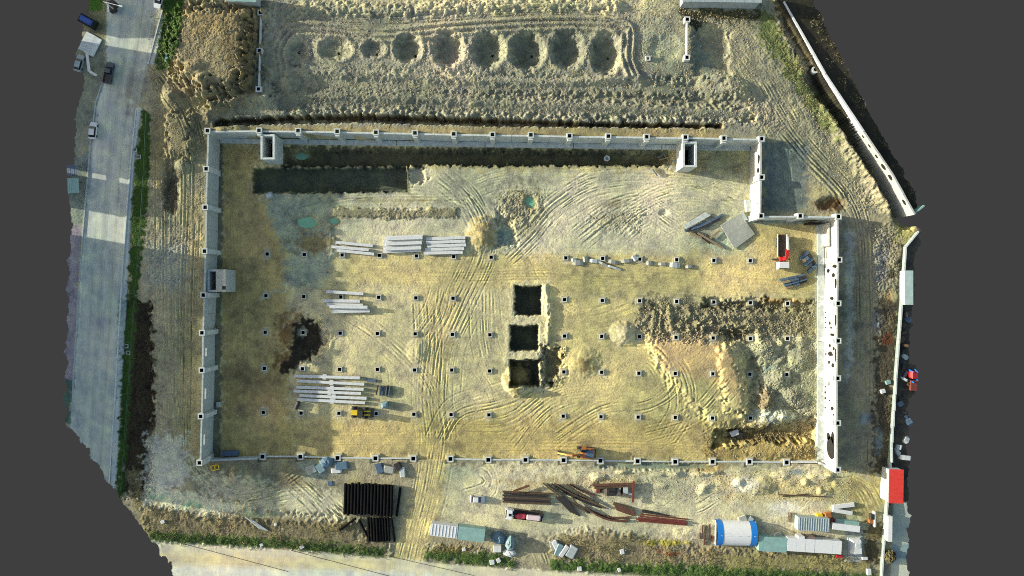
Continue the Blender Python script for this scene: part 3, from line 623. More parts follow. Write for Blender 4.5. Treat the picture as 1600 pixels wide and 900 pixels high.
for k, nm in ((0, 'ground'), (1, 'road'), (2, 'pavement'), (3, 'grass_verge'), (4, 'sandy_road'), (5, 'concrete_apron'), (6, 'pit_floor')):
    f = q[qreg == k]
    u, inv = np.unique(f, return_inverse=True); inv = inv.reshape(-1, 4)
    me = bpy.data.meshes.new(nm)
    me.vertices.add(len(u)); me.vertices.foreach_set('co', np.stack([XX[u], YY[u], h[u]], 1).astype(np.float32).ravel())
    me.loops.add(inv.size); me.loops.foreach_set('vertex_index', inv.astype(np.int32).ravel())
    me.polygons.add(len(inv)); me.polygons.foreach_set('loop_start', np.arange(0, inv.size, 4, dtype=np.int32))
    me.update(calc_edges=True)
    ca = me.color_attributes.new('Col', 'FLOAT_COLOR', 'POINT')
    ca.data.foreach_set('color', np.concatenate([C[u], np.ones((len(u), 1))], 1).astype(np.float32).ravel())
    me.polygons.foreach_set('use_smooth', np.ones(len(inv), bool))
    me.materials.append(gm[k])
    struct(link(nm, me))

# ------------------------------------------------------------------ materials of the things
conc = pm('pale_concrete', (188, 194, 188), .85, .3, .9, bump=.1)
conc_d = pm('grey_concrete', (164, 172, 168), .9, .3, 1.2, bump=.15)
conc_w = pm('white_concrete', (200, 201, 196), .8, .2, 1.3)
slab_m = pm('weathered_slab', (158, 160, 148), .9, .25, 1.5, bump=.15)
dark = pm('near_black', (26, 25, 22), .95, .4, 2)  # even near-black for shaft floors, hatch, stall and dark panels
white = pm('white_paint', (206, 207, 204), .45, .08, 1.0)
glass = pm('tinted_glass', (22, 28, 36), .12, .2, 2)
tyre = pm('black_rubber', (24, 24, 24), .85, .3, 5)
steel_k = pm('dark_steel', (46, 42, 38), .65, .4, 2.5, c2=(30, 26, 22))
rust = pm('rusty_steel', (98, 62, 44), .85, .4, 2.0, c2=(60, 38, 28))
rust_r = pm('red_oxide_steel', (106, 48, 36), .8, .4, 2.0)
rust_b = pm('brown_steel', (88, 68, 46), .85, .4, 2.0, c2=(48, 40, 30))
bpipe = pm('black_plastic', (9, 9, 10), .85, .3, 1.5); bpipe.node_tree.nodes['Principled BSDF'].inputs['Specular IOR Level'].default_value = .12
bluegrey = pm('blue_grey_metal', (84, 104, 122), .6, .4, 2.5, c2=(46, 60, 76))
bluep = pm('blue_tarpaulin', (24, 112, 190), .5, .12, 1.5)
tealp = pm('teal_paint', (126, 160, 152), .6, .2, 1.0)
greyroof = pm('grey_sheet_roof', (150, 162, 160), .6, .18, 1.2)
tarpg = pm('grey_blue_tarpaulin', (112, 138, 142), .6, .25, 1.2)
tarpd = pm('dull_blue_tarpaulin', (78, 106, 122), .6, .25, 1.2)
redroof = pm('red_sheet_roof', (196, 52, 40), .55, .12, 1.0)
redp = pm('red_paint', (178, 32, 32), .5, .15, 1.5)
yellowp = pm('yellow_paint', (222, 190, 34), .5, .15, 1.5)
orangep = pm('orange_paint', (160, 98, 44), .55, .25, 1.5)
wood = pm('weathered_wood', (134, 118, 92), .9, .35, 3.0)
greenw = pm('green_mesh', (60, 92, 74), .8, .3, 2)
leafm = pm('scrub_leaf', (116, 106, 72), .9, .4, .35, c2=(62, 66, 38))
grassm = pm('grass_blade', (82, 102, 48), .9, .4, .3, c2=(54, 74, 32))
clodm = pm('earth_clod', (160, 148, 112), .95, .3, .6)
conc_hole = pm('patchy_pale_concrete', (176, 176, 168), .85, .22, 1.3, bump=.08)  # patchy pale concrete in its own tone
watm = bpy.data.materials.new('green_pond_water'); watm.use_nodes = True
b = watm.node_tree.nodes['Principled BSDF']
nz = N(watm.node_tree, 'ShaderNodeTexNoise'); nz.inputs['Scale'].default_value = .8
rp = N(watm.node_tree, 'ShaderNodeValToRGB'); rp.color_ramp.elements[0].color = lin((104, 160, 124)) + (1,); rp.color_ramp.elements[1].color = lin((132, 180, 144)) + (1,)
watm.node_tree.links.new(nz.outputs[0], rp.inputs[0]); watm.node_tree.links.new(rp.outputs[0], b.inputs['Base Color']); b.inputs['Roughness'].default_value = .15

# ------------------------------------------------------------------ walls round the pit
ZT = 7.7
hole_black = pm('painted_hole_black', (18, 18, 18), .95, .4, 3)  # near-black that paints hole shade inside pockets and on wall openings
def tube_mesh(name, a, b, z0, z1, m):
    q = lambda hh, z: [(-hh, -hh, z), (hh, -hh, z), (hh, hh, z), (-hh, hh, z)]
    V = q(a, z0) + q(a, z1) + q(b, z1) + q(b, z0); F = []
    for k in range(4):
        j = (k + 1) % 4; F += [(k, j, 4 + j, 4 + k), (4 + k, 4 + j, 8 + j, 8 + k), (8 + k, 8 + j, 12 + j, 12 + k)]
    me = MB().add(V, F).mesh(name); me.materials.append(m); return me
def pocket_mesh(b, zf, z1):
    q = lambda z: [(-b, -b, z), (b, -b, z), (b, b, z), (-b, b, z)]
    me = MB().add(q(z1) + q(zf), [(k, (k + 1) % 4, 4 + (k + 1) % 4, 4 + k) for k in range(4)] + [(4, 5, 6, 7)]).mesh('pocket'); me.materials.append(hole_black); return me
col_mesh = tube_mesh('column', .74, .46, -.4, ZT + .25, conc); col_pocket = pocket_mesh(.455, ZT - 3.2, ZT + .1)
def wall_run(name, label, pts, sides, pm_, z0s=None, slots=(), zt=None):
    """pts: column heads (photo px). sides: unit step from column line to the pit."""
    x0, y0 = W(pts[0][0], pts[0][1], ZT)
    root = thing(name, label, 'retaining wall', (x0, y0, 0))
    Wp = [W(p[0], p[1], ZT) for p in pts]
    for k, (x, y) in enumerate(Wp):
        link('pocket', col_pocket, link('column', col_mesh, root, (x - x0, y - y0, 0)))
    ox, oy = sides
    for k in range(len(Wp) - 1):
        (ax, ay), (bx, by) = Wp[k], Wp[k + 1]
        d = Vector((bx - ax, by - ay, 0)); l = d.length; d.normalize()
        a0 = Vector((ax + ox * .15, ay + oy * .15, 0)) + d * .725; a1 = Vector((bx + ox * .15, by + oy * .15, 0)) - d * .725
        o = Vector((x0, y0, 0)); a0 -= o; a1 -= o
        mb = MB(); w = .42; zt_ = ZT - .05 - .10 * (k % 2)
        rnd = random.Random(k * 7 + len(pts))
        if k in slots:
            z1, z2 = 5.5, 6.75
            m0 = a0.lerp(a1, .40); m1 = a0.lerp(a1, .66)
            mb.bar(a0 + Vector((0, 0, (z1 - .5) / 2)), a1 + Vector((0, 0, (z1 - .5) / 2)), w, z1 + .5)
            mb.bar(a0 + Vector((0, 0, (z2 + zt_) / 2)), a1 + Vector((0, 0, (z2 + zt_) / 2)), w, zt_ - z2)
            for q0, q1 in ((a0, m0), (m1, a1)): mb.bar(q0 + Vector((0, 0, (z1 + z2) / 2)), q1 + Vector((0, 0, (z1 + z2) / 2)), w, z2 - z1)
        else:
            mid = a0.lerp(a1, .5); mb.bar(a0 + Vector((0, 0, zt_ / 2 - .25)), mid - d * .03 + Vector((0, 0, zt_ / 2 - .25)), w, zt_ + .5); mb.build('wall_panel', pm_, root)
            mb = MB(); mb.bar(mid + d * .03 + Vector((0, 0, zt_ / 2 - .22)), a1 + Vector((0, 0, zt_ / 2 - .22)), w, zt_ + .44)
        p = mb.build('wall_panel', pm_, root)
        # pilaster on the pit side of the column
    for k, (x, y) in enumerate(Wp):
        if len(Wp) > 3 and 0 < k < len(Wp) - 1:
            MB().box((x - x0 + ox * .98, y - y0 + oy * .98, ZT / 2 - .2), ((.5 if ox else 1.1), (.5 if oy else 1.1), ZT + .3)).build('pilaster', conc, root)
    return root
TOPW = [(324.5, 204.5), (405, 204), (466, 204.5), (527, 205.5), (587.5, 207), (648.5, 208), (709, 209.5), (769.5, 210.5), (829.5, 211), (890, 212.5), (950.5, 213), (1010.5, 214), (1071, 214.5), (1131, 216), (1190, 217)]
LEFTW = [(324.5, 204.5), (322.5, 264), (321, 324), (320, 392.5), (318, 461), (316, 520), (315.5, 578.5), (314, 650.5), (312, 723)]
NOTV = [(1190, 217), (1190, 277), (1189, 337.5)]
NOTH = [(1189, 337.5), (1250.5, 337.5), (1310, 338.5)]
RIGHTW = [(1310, 338.5), (1311, 406), (1309.5, 474), (1309.5, 532.5), (1309, 591), (1309, 661), (1309, 734)]
wall_run('retaining_wall', 'long pale concrete wall along the far edge of the pit, below the trench and bowls', TOPW, (0, -1), conc)
wall_run('retaining_wall', 'shaded grey concrete wall with square column heads on the road side of the pit', LEFTW[1:], (1, 0), conc_d, slots=(4, 5, 6))
wall_run('retaining_wall', 'short sunlit white wall stepping into the pit beside the shaded notch yard', NOTV[1:], (-1, 0), conc_hole)
wall_run('retaining_wall', 'short pale wall with three column heads behind the red crane truck', NOTH[1:], (0, -1), conc)
wall_run('retaining_wall', 'tall sunlit white wall with black patches beside the rutted side track', RIGHTW[1:], (-1, 0), conc_hole)
def strip(root, p, q_, off, wd, zt, m):
    a, b_ = Vector(W(*p, ZT) + (0,)), Vector(W(*q_, ZT) + (0,)); o = root.location; n = 6
    for k in range(n):
        a0 = a.lerp(b_, (k + .004) / n) + Vector(off) - o; b0 = a.lerp(b_, (k + .996) / n) + Vector(off) - o
        MB().bar(a0 + Vector((0, 0, zt / 2 - .3)), b0 + Vector((0, 0, zt / 2 - .3)), wd, zt + .6).build('footing_strip', m, root)
strip(bpy.data.objects['retaining_wall'], (327, 204.5), (1187, 217), (0, -1.0, 0), 1.3, .55, conc)
strip(bpy.data.objects['retaining_wall.004'], (1310, 345), (1309, 728), (-1.25, 0, 0), 1.7, .3, conc)
def panel_between(parent_name, p, q_, m, off):
    root = [o for o in bpy.data.objects if o.name == parent_name][0]
    a, b = Vector(W(*p, ZT) + (0,)), Vector(W(*q_, ZT) + (0,))
    d = (b - a).normalized(); o = root.location
    a0 = a + d * .725 + Vector(off) - o; b0 = b - d * .725 + Vector(off) - o
    MB().bar(a0 + Vector((0, 0, ZT / 2 - .3)), b0 + Vector((0, 0, ZT / 2 - .3)), .42, ZT + .4).build('wall_panel', m, root)
panel_between('retaining_wall.001', LEFTW[0], LEFTW[1], conc_d, (.15, 0, 0))
panel_between('retaining_wall.002', NOTV[0], NOTV[1], conc_hole, (-.15, 0, 0))
panel_between('retaining_wall.003', NOTH[0], NOTH[1], conc, (0, -.15, 0))
panel_between('retaining_wall.004', RIGHTW[0], RIGHTW[1], conc_hole, (-.15, 0, 0))

def painted_hole(root, px, py, wz, hz, xw, seed, m=None):
    """ragged near-black plate, painted dark like a hole, on the pit face of a sunlit wall: px,py photo pixel on the face, wz x hz pixels"""
    rr_ = random.Random(seed); xf = xw
    zc = H * (1 - (xf / S) / (px - CX)) if abs(px - CX) > 1 else 1
    xf -= .14; zc = min(max(zc, .5), 7.2); yc = -(py - CY) * S * (H - zc) / H; dz = wz * S * (H - zc) / (px - CX) / S; dz = min(dz, 2 * (7.45 - zc), 2 * zc); n = 11
    P = [(math.cos(2 * math.pi * j / n) * rr_.uniform(.75, 1.1) * hz * S / 2, math.sin(2 * math.pi * j / n) * rr_.uniform(.75, 1.1) * dz / 2) for j in range(n)]
    V = [(0, a, b_) for a, b_ in P] + [(.3, a, b_) for a, b_ in P]
    MB().add(V, [tuple(range(n))] + [(k, (k + 1) % n, n + (k + 1) % n, n + k) for k in range(n)]).build('painted_hole', m or hole_black, root, Vector((xf - .02, yc, zc)) - root.location)  # plate sits proud of the wall; the hole's darkness is its colour
rw = bpy.data.objects['retaining_wall.004']; xw = W(1309.5, 0, ZT)[0] - .15 - .21
for k, (px, py, wz, hz) in enumerate([(1304, 416, 6, 5), (1294, 423, 3, 6), (1302, 430, 3.5, 6), (1306, 442, 1.5, 15), (1300, 466, 5, 6), (1306, 500, 2, 17), (1297, 505, 2, 5), (1299, 512, 2, 4), (1301, 523, 7, 5), (1290, 488, 1, 2.5), (1290, 496, 1, 2.5), (1290, 504, 1, 2.5), (1290, 512, 1, 2.5), (1297, 540, 3, 5), (1306, 555, 2, 24), (1298, 553, 8, 7), (1296, 566, 2.5, 6), (1302, 571, 4, 7), (1291, 553, 1.5, 4), (1303, 545, 3, 6), (1296, 600, 1.5, 9), (1290, 604, 2, 4), (1290, 613, 2.5, 4), (1290, 622, 2.5, 4), (1290, 637, 2, 3), (1297, 626, 1.5, 3), (1301, 638, 5, 6), (1303, 648, 1.5, 3), (1299, 700, 12, 44), (1295, 682, 6, 12), (1302, 684, 5, 20)]):
    painted_hole(rw, px, py, wz, hz, xw, k, dark if k > 27 else None)
rw = bpy.data.objects['retaining_wall.002']; xw = W(1190, 0, ZT)[0] - .15 - .21
for k, (px, py, wz, hz) in enumerate([(1186, 248, 3, 14), (1185, 266, 3, 8), (1185, 318, 1.5, 3), (1179, 300, 1, 2)]): painted_hole(rw, px, py, wz, hz, xw, 50 + k)
def shaft(name, label, x0, y0, x1, y1, zt, lid=None, m=conc):
    (ax, ay), (bx, by) = W(x0, y1, zt), W(x1, y0, zt)
    w, d = bx - ax, by - ay
    root = thing(name, label, 'shaft', ((ax + bx) / 2, (ay + by) / 2, 0)); t = .5
    for sx_ in (-1, 1): MB().box((sx_ * (w - t) / 2, 0, zt / 2 - .5), (t, d, zt + 1)).build('shaft_wall', m, root)
    for sy_ in (-1, 1): MB().box((0, sy_ * (d - t) / 2, zt / 2 - .515), (w - 2 * t, t, zt + .97)).build('shaft_wall', m, root)
    MB().box((0, 0, .1), (w - 2 * t, d - 2 * t, .15)).build('shaft_floor', dark, root)
    if lid:
        MB().box((w * (lid / 2 - .5) + w * (1 - lid), 0, zt + .14), (w * lid, d - .02, .26)).build('cover_slab', slab_m, root)
        MB().box((w * .42, -d * .32, zt + .3), (.9, .9, .05)).build('hatch', dark, root)
    return root
shaft('lift_shaft', 'open concrete shaft with black mouth, next to the green puddle at the far wall', 407, 209.5, 429, 249, 7.5)
shaft('lift_shaft', 'open concrete shaft on the far wall beside timber debris, nearer the notch', 1067, 221, 1089, 261, 7.5)
shaft('stair_shaft', 'concrete box with slab cover half over its mouth, on the shaded road-side wall', 324, 421, 353, 456, 7.0, .52, conc_d)

# near edge: low ground beam between socket footings
x, y, z = BFOOT[0]
lw = thing('low_wall', 'low pale concrete upstand linking the footings along the near edge of the pit', 'low wall', (x, y, 0))
for k in range(len(BFOOT) - 1):
    if k == 4: continue
    a, b_ = Vector(BFOOT[k]), Vector(BFOOT[k + 1]); d = (b_ - a).normalized()
    a = a + d * .76; b_ = b_ - d * .76; zt = (a.z + b_.z) / 2 + .38
    a.z = b_.z = zt - .8
    MB().bar(a - lw.location, b_ - lw.location, .35, 1.6).build('ground_beam', conc, lw)
a = Vector(W(312, 723, 3) + (1.3,)); b_ = Vector(BFOOT[0]); b_.z = 1.1
o_ = thing('wing_wall', 'blue-grey concrete wing wall and plinth at the shaded near corner of the pit', 'wall', (a.x, a.y, 0))
p0 = Vector(W(318, 719, 2) + (1.0,)); p1 = Vector(W(404, 715, 1.5) + (1.0,)); MB().bar(p0 - o_.location, p1 - o_.location, .45, 3.4).build('wall_panel', conc_d, o_)
p0 = Vector(W(345, 709, 1) + (.4,)); p1 = Vector(W(372, 708, 1) + (.4,)); MB().bar(p0 - o_.location, p1 - o_.location, 1.3, 1.4).build('plinth', bluegrey, o_)
p1 = Vector(W(1303, 731, 2) + (1.2,)); p0 = Vector(W(1236, 721.5, 1.) + (.3,)); p0.z = .6; p1.z = .6
o_ = thing('wing_wall', 'short pale wall running from the last footing to the sunlit corner column', 'wall', (p0.x, p0.y, 0))
pm_ = p0.lerp(p1, .62); pm_.y = p0.y; MB().bar(p0 - o_.location, pm_ - o_.location, .4, 1.9).build('wall_panel', conc_w, o_); MB().bar(pm_ + Vector((0.25, -.1, .5)) - o_.location, p1 + Vector((-.3, 0, .5)) - o_.location, .4, 3.2).build('wall_panel', conc_w, o_)
p0 = W(1292, 352, 3); o_ = thing('wall_stub', 'broken white concrete panel standing free beside the dark corner near the crane truck', 'wall', (p0[0], p0[1], 0))
MB().prism([(-.2, -5.4), (.25, -5.6), (.3, .3), (-.2, .5)], 0, 4.4).build('panel', conc_hole, o_)
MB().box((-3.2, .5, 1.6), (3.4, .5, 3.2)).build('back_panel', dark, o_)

# ------------------------------------------------------------------ socket footings
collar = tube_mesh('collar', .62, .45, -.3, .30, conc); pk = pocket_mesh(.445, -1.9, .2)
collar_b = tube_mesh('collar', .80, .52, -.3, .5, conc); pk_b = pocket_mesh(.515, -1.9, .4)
def ring(a, b, z0, z1):
    mb = MB()
    for sgn in (-1, 1):
        mb.box((0, sgn * (a + b) / 2, (z0 + z1) / 2), (2 * a, a - b, z1 - z0)); mb.box((sgn * (a + b) / 2, 0, (z0 + z1) / 2), (a - b, 2 * b, z1 - z0))
    return mb.mesh('pad')
padm = pm('sandy_mortar', (178, 166, 128), .95, .3, 2, bump=.3); pad = ring(.95, .63, -.4, .04); pad.materials.append(padm)
pad_b = ring(1.1, .81, -.4, .05); pad_b.materials.append(padm)
SIDE = {0: 'in the first row from the far wall', 1: 'in the second row from the far wall', 2: 'in the third row from the far wall', 3: 'in the fourth row from the far wall', 4: 'in the fifth row from the far wall'}
for r, row in enumerate(FOOT):
    for k, (x, y, z) in enumerate(row):
        hold = z + (random.random() * .12)
        t_ = thing('socket_footing', f'square concrete socket footing, {ORD[k]} from the left {SIDE[r]}', 'footing', (x, y, hold), random.uniform(-.03, .03), 'socket footings on the pit floor')
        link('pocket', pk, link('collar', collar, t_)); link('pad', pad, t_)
for k, (x, y, z) in enumerate(BFOOT):
    t_ = thing('socket_footing', f'larger socket footing on the near edge upstand, {ORD[k]} from the left', 'footing', (x, y, z), 0, 'socket footings along the near edge')
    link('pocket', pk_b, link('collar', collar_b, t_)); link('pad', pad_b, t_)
# plateau posts with thin wall between
def post_line(label, pts, z1):
    P = [at(*p) for p in pts]
    root = thing('post_wall', label, 'low wall', P[0])
    for p in P:
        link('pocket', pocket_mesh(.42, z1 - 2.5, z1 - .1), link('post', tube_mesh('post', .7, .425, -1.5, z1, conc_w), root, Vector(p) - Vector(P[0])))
    for a, b_ in zip(P[:-1], P[1:]):
        a, b_ = Vector(a) - Vector(P[0]), Vector(b_) - Vector(P[0]); d = (b_ - a).normalized()
        MB().bar(a + d * .72 + Vector((0, 0, z1 - .75)), b_ - d * .72 + Vector((0, 0, z1 - .75)), .22, 1.3).build('thin_wall', conc_w, root)
post_line('thin white wall with three hollow posts beside the brown spoil heap', [(409, 22), (407.5, 81.5), (406, 141)], 1.2)
post_line('thin white wall with two hollow posts at the grey end of the plateau', [(1071.5, 34), (1071, 93)], 1.8)
x, y, z = at(1012, 92); t_ = thing('socket_footing', 'lone square hollow post in the wet grey ground past the last bowl', 'footing', (x, y, z)); me = MB().socket(.6, .38, -.6, .6, -1.5).mesh('post'); me.materials.append(conc_w); link('collar', me, t_)
for px, py, nm in ((198, 541, 'upper'), (199, 551, 'lower')):
    x, y, z = at(px - (0 if nm == 'upper' else -2), py); t_ = thing('inspection_chamber', f'small square chamber rim on the dark verge, {nm} of the two', 'chamber', (x, y, z)); me = MB().socket(.5, .32, -.3, .2, -.8).mesh('rim'); me.materials.append(conc_d); link('rim', me, t_)
for px, py, nm in ((211, 234, 'upper'), (217, 245, 'lower')):
    x, y, z = at(px, py); t_ = thing('inspection_chamber', f'grassed chamber cover beside the road pavement, {nm} of the pair', 'chamber', (x, y, z)); me = MB().socket(.5, .35, -.3, .12, -.2).mesh('rim'); me.materials.append(conc_d); link('rim', me, t_); MB().box((0, 0, 0), (.6, .6, .12)).build('lid', greenw, t_)

# ------------------------------------------------------------------ north-east boundary wall and east fence wall
P9 = [Vector(W(p[0], p[1], 9.0) + (0,)) for p in NEW]
root = thing('boundary_wall', 'long white boundary wall above a dark ditch, running diagonally down to the right', 'wall', (P9[0].x, P9[0].y, 0))
k = 0
for a, b_ in zip(P9[:-1], P9[1:]):
    n = max(1, int((b_ - a).length / 5.5))
    for j in range(n):
        p, q_ = a.lerp(b_, j / n), a.lerp(b_, (j + 1) / n); d = (q_ - p).normalized()
        zt = 8.9 + .03 * (k % 3); k += 1
        MB().bar(p + d * .02 + Vector((0, 0, zt / 2)) - root.location, q_ - d * .02 + Vector((0, 0, zt / 2)) - root.location, .45, zt).build('wall_panel', conc_hole if a.y < 50 else conc_w, root)
for kk, (px, py, r_) in enumerate([(1357, 229, .4), (1367, 246, .45), (1377, 263, .7), (1387, 279, .7), (1411, 317, .6), (1348, 214, .35)]):
    dd = (P9[-1] - P9[-2]).normalized() if py > 272 else (P9[-2] - P9[-3]).normalized() if py > 205 else (P9[-3] - P9[-4]).normalized()
    aa = P9[-2] if py > 272 else P9[-3] if py > 205 else P9[-4]
    nn = Vector((dd.y, -dd.x, 0)); nn = nn if nn.x < 0 else -nn
    zc = 7.6; w_ = Vector(W(px, py, zc) + (0,)); w_ = aa + dd * (w_ - aa).dot(dd) + nn * .24; w_.z = zc; n = 10
    V = [w_ + dd * math.cos(2 * math.pi * j / n) * r_ * 1.4 + Vector((0, 0, math.sin(2 * math.pi * j / n) * r_)) - root.location for j in range(n)]
    MB().add(V + [v - nn * .2 for v in V], [tuple(range(n))] + [(j, (j + 1) % n, n + (j + 1) % n, n + j) for j in range(n)]).build('painted_hole', hole_black, root)  # near-black discs on the face, hole darkness painted in
e0 = P9[-1]; e1 = e0 + Vector((2.6, 2.0, 0)); MB().bar(e0 + Vector((.1, .35, 4.4)) - root.location, e1 + Vector((0, .3, 4.4)) - root.location, .4, 8.4).build('end_return', tealp, root)
fencem = pm('shade_toned_concrete', (138, 150, 142), .85, .2, .5)  # concrete with a teal-grey shade tone put into its base colour
FW = [(1432, 362), (1412, 386), (1409, 430), (1404, 500), (1397, 590), (1390, 690), (1384, 780), (1378, 850), (1372, 940)]
FP = [Vector(at(*p)) for p in FW]
root = thing('fence_wall', 'pale capped wall along the rutted side track with scrap heaped behind it', 'wall', (FP[0].x, FP[0].y, 0))
for a, b_ in zip(FP[:-1], FP[1:]):
    n = max(1, int((b_ - a).length / 4))
    for j in range(n):
        p, q_ = a.lerp(b_, j / n), a.lerp(b_, (j + 1) / n); d = (q_ - p).normalized(); zb = min(p.z, q_.z) - 1.2; zt = max(p.z, q_.z) + 1.1
        o = Vector((root.location.x, root.location.y, 0)); p = Vector((p.x, p.y, (zb + zt) / 2)) - o; q_ = Vector((q_.x, q_.y, (zb + zt) / 2)) - o
        MB().bar(p + d * .02, q_ - d * .02, .3, zt - zb).build('wall_panel', fencem, root)
        up = Vector((0, 0, (zt - zb) / 2 + .06)); MB().bar(p + up + d * .03, q_ + up - d * .03,   .42, .11).build('coping', conc, root)
def fence_line(label, pts, zpost=1.3):
    P = [Vector(at(*p)) for p in pts]; root = thing('mesh_fence', label, 'fence', P[0])
    for a, b_ in zip(P[:-1], P[1:]):
        n = max(1, int((b_ - a).length / 5))
        for j in range(n):
            p = a.lerp(b_, j / n); q_ = a.lerp(b_, (j + 1) / n)
            MB().tube(p - P[0] + Vector((0, 0, -.4)), p - P[0] + Vector((0, 0, zpost)), .06, n=6).build('fence_post', greenw, root)
            MB().bar(p - P[0] + Vector((0, 0, zpost - .08)), q_ - P[0] + Vector((0, 0, zpost - .08)), .07, .07).build('top_rail', greenw, root)
            MB().bar(p - P[0] + Vector((0, 0, zpost * .45)), q_ - P[0] + Vector((0, 0, zpost * .45)), .04, .04).build('mid_rail', greenw, root)
fence_line('thin green wire fence between the grass verge and the dark soil bank', [(231, 180), (228, 260), (220, 380), (212, 480), (205, 580), (198, 680), (192, 765)])

# ------------------------------------------------------------------ precast beams and columns
def seg(p0, p1, z):
    a, b_ = Vector(W(p0[0], p0[1], z) + (0,)), Vector(W(p1[0], p1[1], z) + (0,))
    return (a + b_) / 2, (b_ - a).length, math.atan2(b_.y - a.y, b_.x - a.x)
def gbase(c, l, ang):
    return max(hmean(c.x + math.cos(ang) * l * t, c.y + math.sin(ang) * l * t, .6) for t in (-.4, 0, .4))
def beam(p0, p1, label, group, w=.85, ht=.7, level_=0, m=conc_w, corbel=None):
    c, l, an = seg(p0, p1, .8 + level_ * ht); zb = gbase(c, l, an)
    t_ = thing('precast_column' if corbel else 'precast_beam', label, 'concrete column' if corbel else 'concrete beam', (c.x, c.y, zb), an, group)
    z0 = .18 + level_ * (ht + .1)
    MB().box((0, 0, z0 + ht / 2), (l, w, ht)).build('shaft', m, t_)
    for sx_ in (-1, 1): MB().box((sx_ * l * .32, 0, z0 - .09 if level_ == 0 else z0 - .05), (.25, w * 1.1, .18 if level_ == 0 else .1)).build('bearer', wood, t_)
    if corbel is not None:
        MB().box((l * corbel, 0, z0 + ht * .5), (1.0, w * 1.9, ht * .72)).build('corbel', m, t_)
        MB().box((l * .5 + .12, 0, z0 + ht * .5), (.22, w * .5, ht * .5)).build('end_tenon', conc_d, t_)
    return t_
G_ = 'white precast beams in stacks by the sand mound'
for k, (p0, p1) in enumerate([((525, 378.5), (582, 384)), ((518, 385.5), (576, 390.5)), ((526, 391), (584, 397))]):
    beam(p0, p1, f'white precast beam, {ORD[k]} from the far side of the small loose stack of three', G_, .75, .65)
for k in range(5): beam((601 - k * .8, 371.5 + k * 5.4), (661 - k * .9, 368.8 + k * 5.4), f'white precast beam, {ORD[k]} from the far side of the middle close-packed stack', G_, .86, .7)
for k, dx in enumerate((0, 0, 1, -2, -4)): beam((666 + dx, 373.5 + k * 5.5), (727 + dx, 371 + k * 5.8), f'white precast beam, {ORD[k]} from the far side of the stack touching the sand mound', G_, .8, .7)
for k in range(3): beam((604 - k, 373 + k * 8), (660 - k, 371 + k * 8), f'white precast beam in the upper layer of the middle stack, {ORD[k]} from the far side', G_, .84, .6, 1)
G2 = 'white precast beams near the dark hole'
beam((509.5, 455.5), (567.5, 459), 'single white precast beam lying apart from the group of four', G2, .8, .7)
for k, (p0, p1) in enumerate([((504, 470), (562, 470.5)), ((510, 476), (567, 477)), ((516, 481), (575, 482.5)), ((518, 487), (577.5, 485.5))]):
    beam(p0, p1, f'white precast beam, {ORD[k]} from the far side of the group of four', G2, .85, .7, 0)
beam((515, 479), (574, 480), 'white precast beam raised on top of the group of four', G2, .8, .7, 1)
for k, (x0, y0, x1, y1, cb) in enumerate([(460, 587.5, 562, 590.5, -.04), (464, 595, 569, 600.5, .01), (463, 605, 568, 608.5, .03), (459, 611, 564, 615, .03), (468, 618, 572.5, 622.5, .01), (464, 624, 570, 629.5, .01)]):
    beam((x0, y0), (x1, y1), f'long pale precast column with corbels, {ORD[k]} from the far side of the set of six', 'long precast columns by the yellow loader', .72, .65, 0, conc_w, cb)
for k, (p0, p1) in enumerate([((1301, 791.5), (1333, 787.5)), ((1300, 796), (1330, 801))]):
    beam(p0, p1, ('upper', 'lower')[k] + ' of two white concrete beams behind the ribbed container', 'beams behind the ribbed container', 1.0, .7)

# ------------------------------------------------------------------ slabs, debris by the notch
def flat_poly(name, label, cat, pts, th, m, lift=.15, tilt=0.0, group=None):
    P = [Vector(W(p[0], p[1], lift) + (0,)) for p in pts]; c = sum(P, Vector()) / len(P); z = max(hmean(p.x, p.y, .5) for p in P)
    mb = MB().prism([((p - c).x, (p - c).y) for p in P], 0, th)
    o = mb.build(name, m, None, (c.x, c.y, z + lift)); o.rotation_euler = (0, tilt, 0); return tag(o, label, cat, group)
flat_poly('concrete_slab', 'large square grey concrete slab lying tilted near the crane truck', 'slab', [(1125, 352), (1156, 334), (1179, 366), (1147, 389)], .35, slab_m, .2, .03)
flat_poly('precast_slab', 'narrow pale panel lying on dark steel sections beside the big slab', 'panel', [(1068, 352), (1102, 331.5), (1110, 337), (1072, 357)], .25, conc, .5, .02)
flat_poly('formwork_offcut', 'short pale concrete offcut touching the corner of the big slab', 'offcut', [(1156, 333), (1160, 331), (1168, 344), (1163, 345)], .5, conc_d, .1)
for k, (p0, p1, m) in enumerate([((1070, 360), (1128, 338), bluegrey), ((1074, 361), (1126, 342), steel_k), ((1098, 352), (1130, 335), bluegrey), ((1080, 358), (1112, 348), bluegrey), ((1086, 362), (1110, 380), steel_k), ((1090, 364), (1130, 388), wood), ((1096, 356), (1118, 346), steel_k), ((1078, 364), (1096, 372), wood), ((1110, 372), (1125, 360), wood)]):
    c, l, an = seg(p0, p1, .5); o = MB().box((0, 0, .2), (l, .55, .35)).build('steel_section' if m is not wood else 'timber_plank', m, None, (c.x, c.y, gbase(c, l, an) + .05 * k), an)
    tag(o, f'{"blue-grey steel section" if m is bluegrey else "dark steel section" if m is steel_k else "brown timber plank"} in the tangle beside the big slab, {ORD[k]} counting downhill', 'plank' if m is wood else 'steel section', 'tangle beside the big slab')
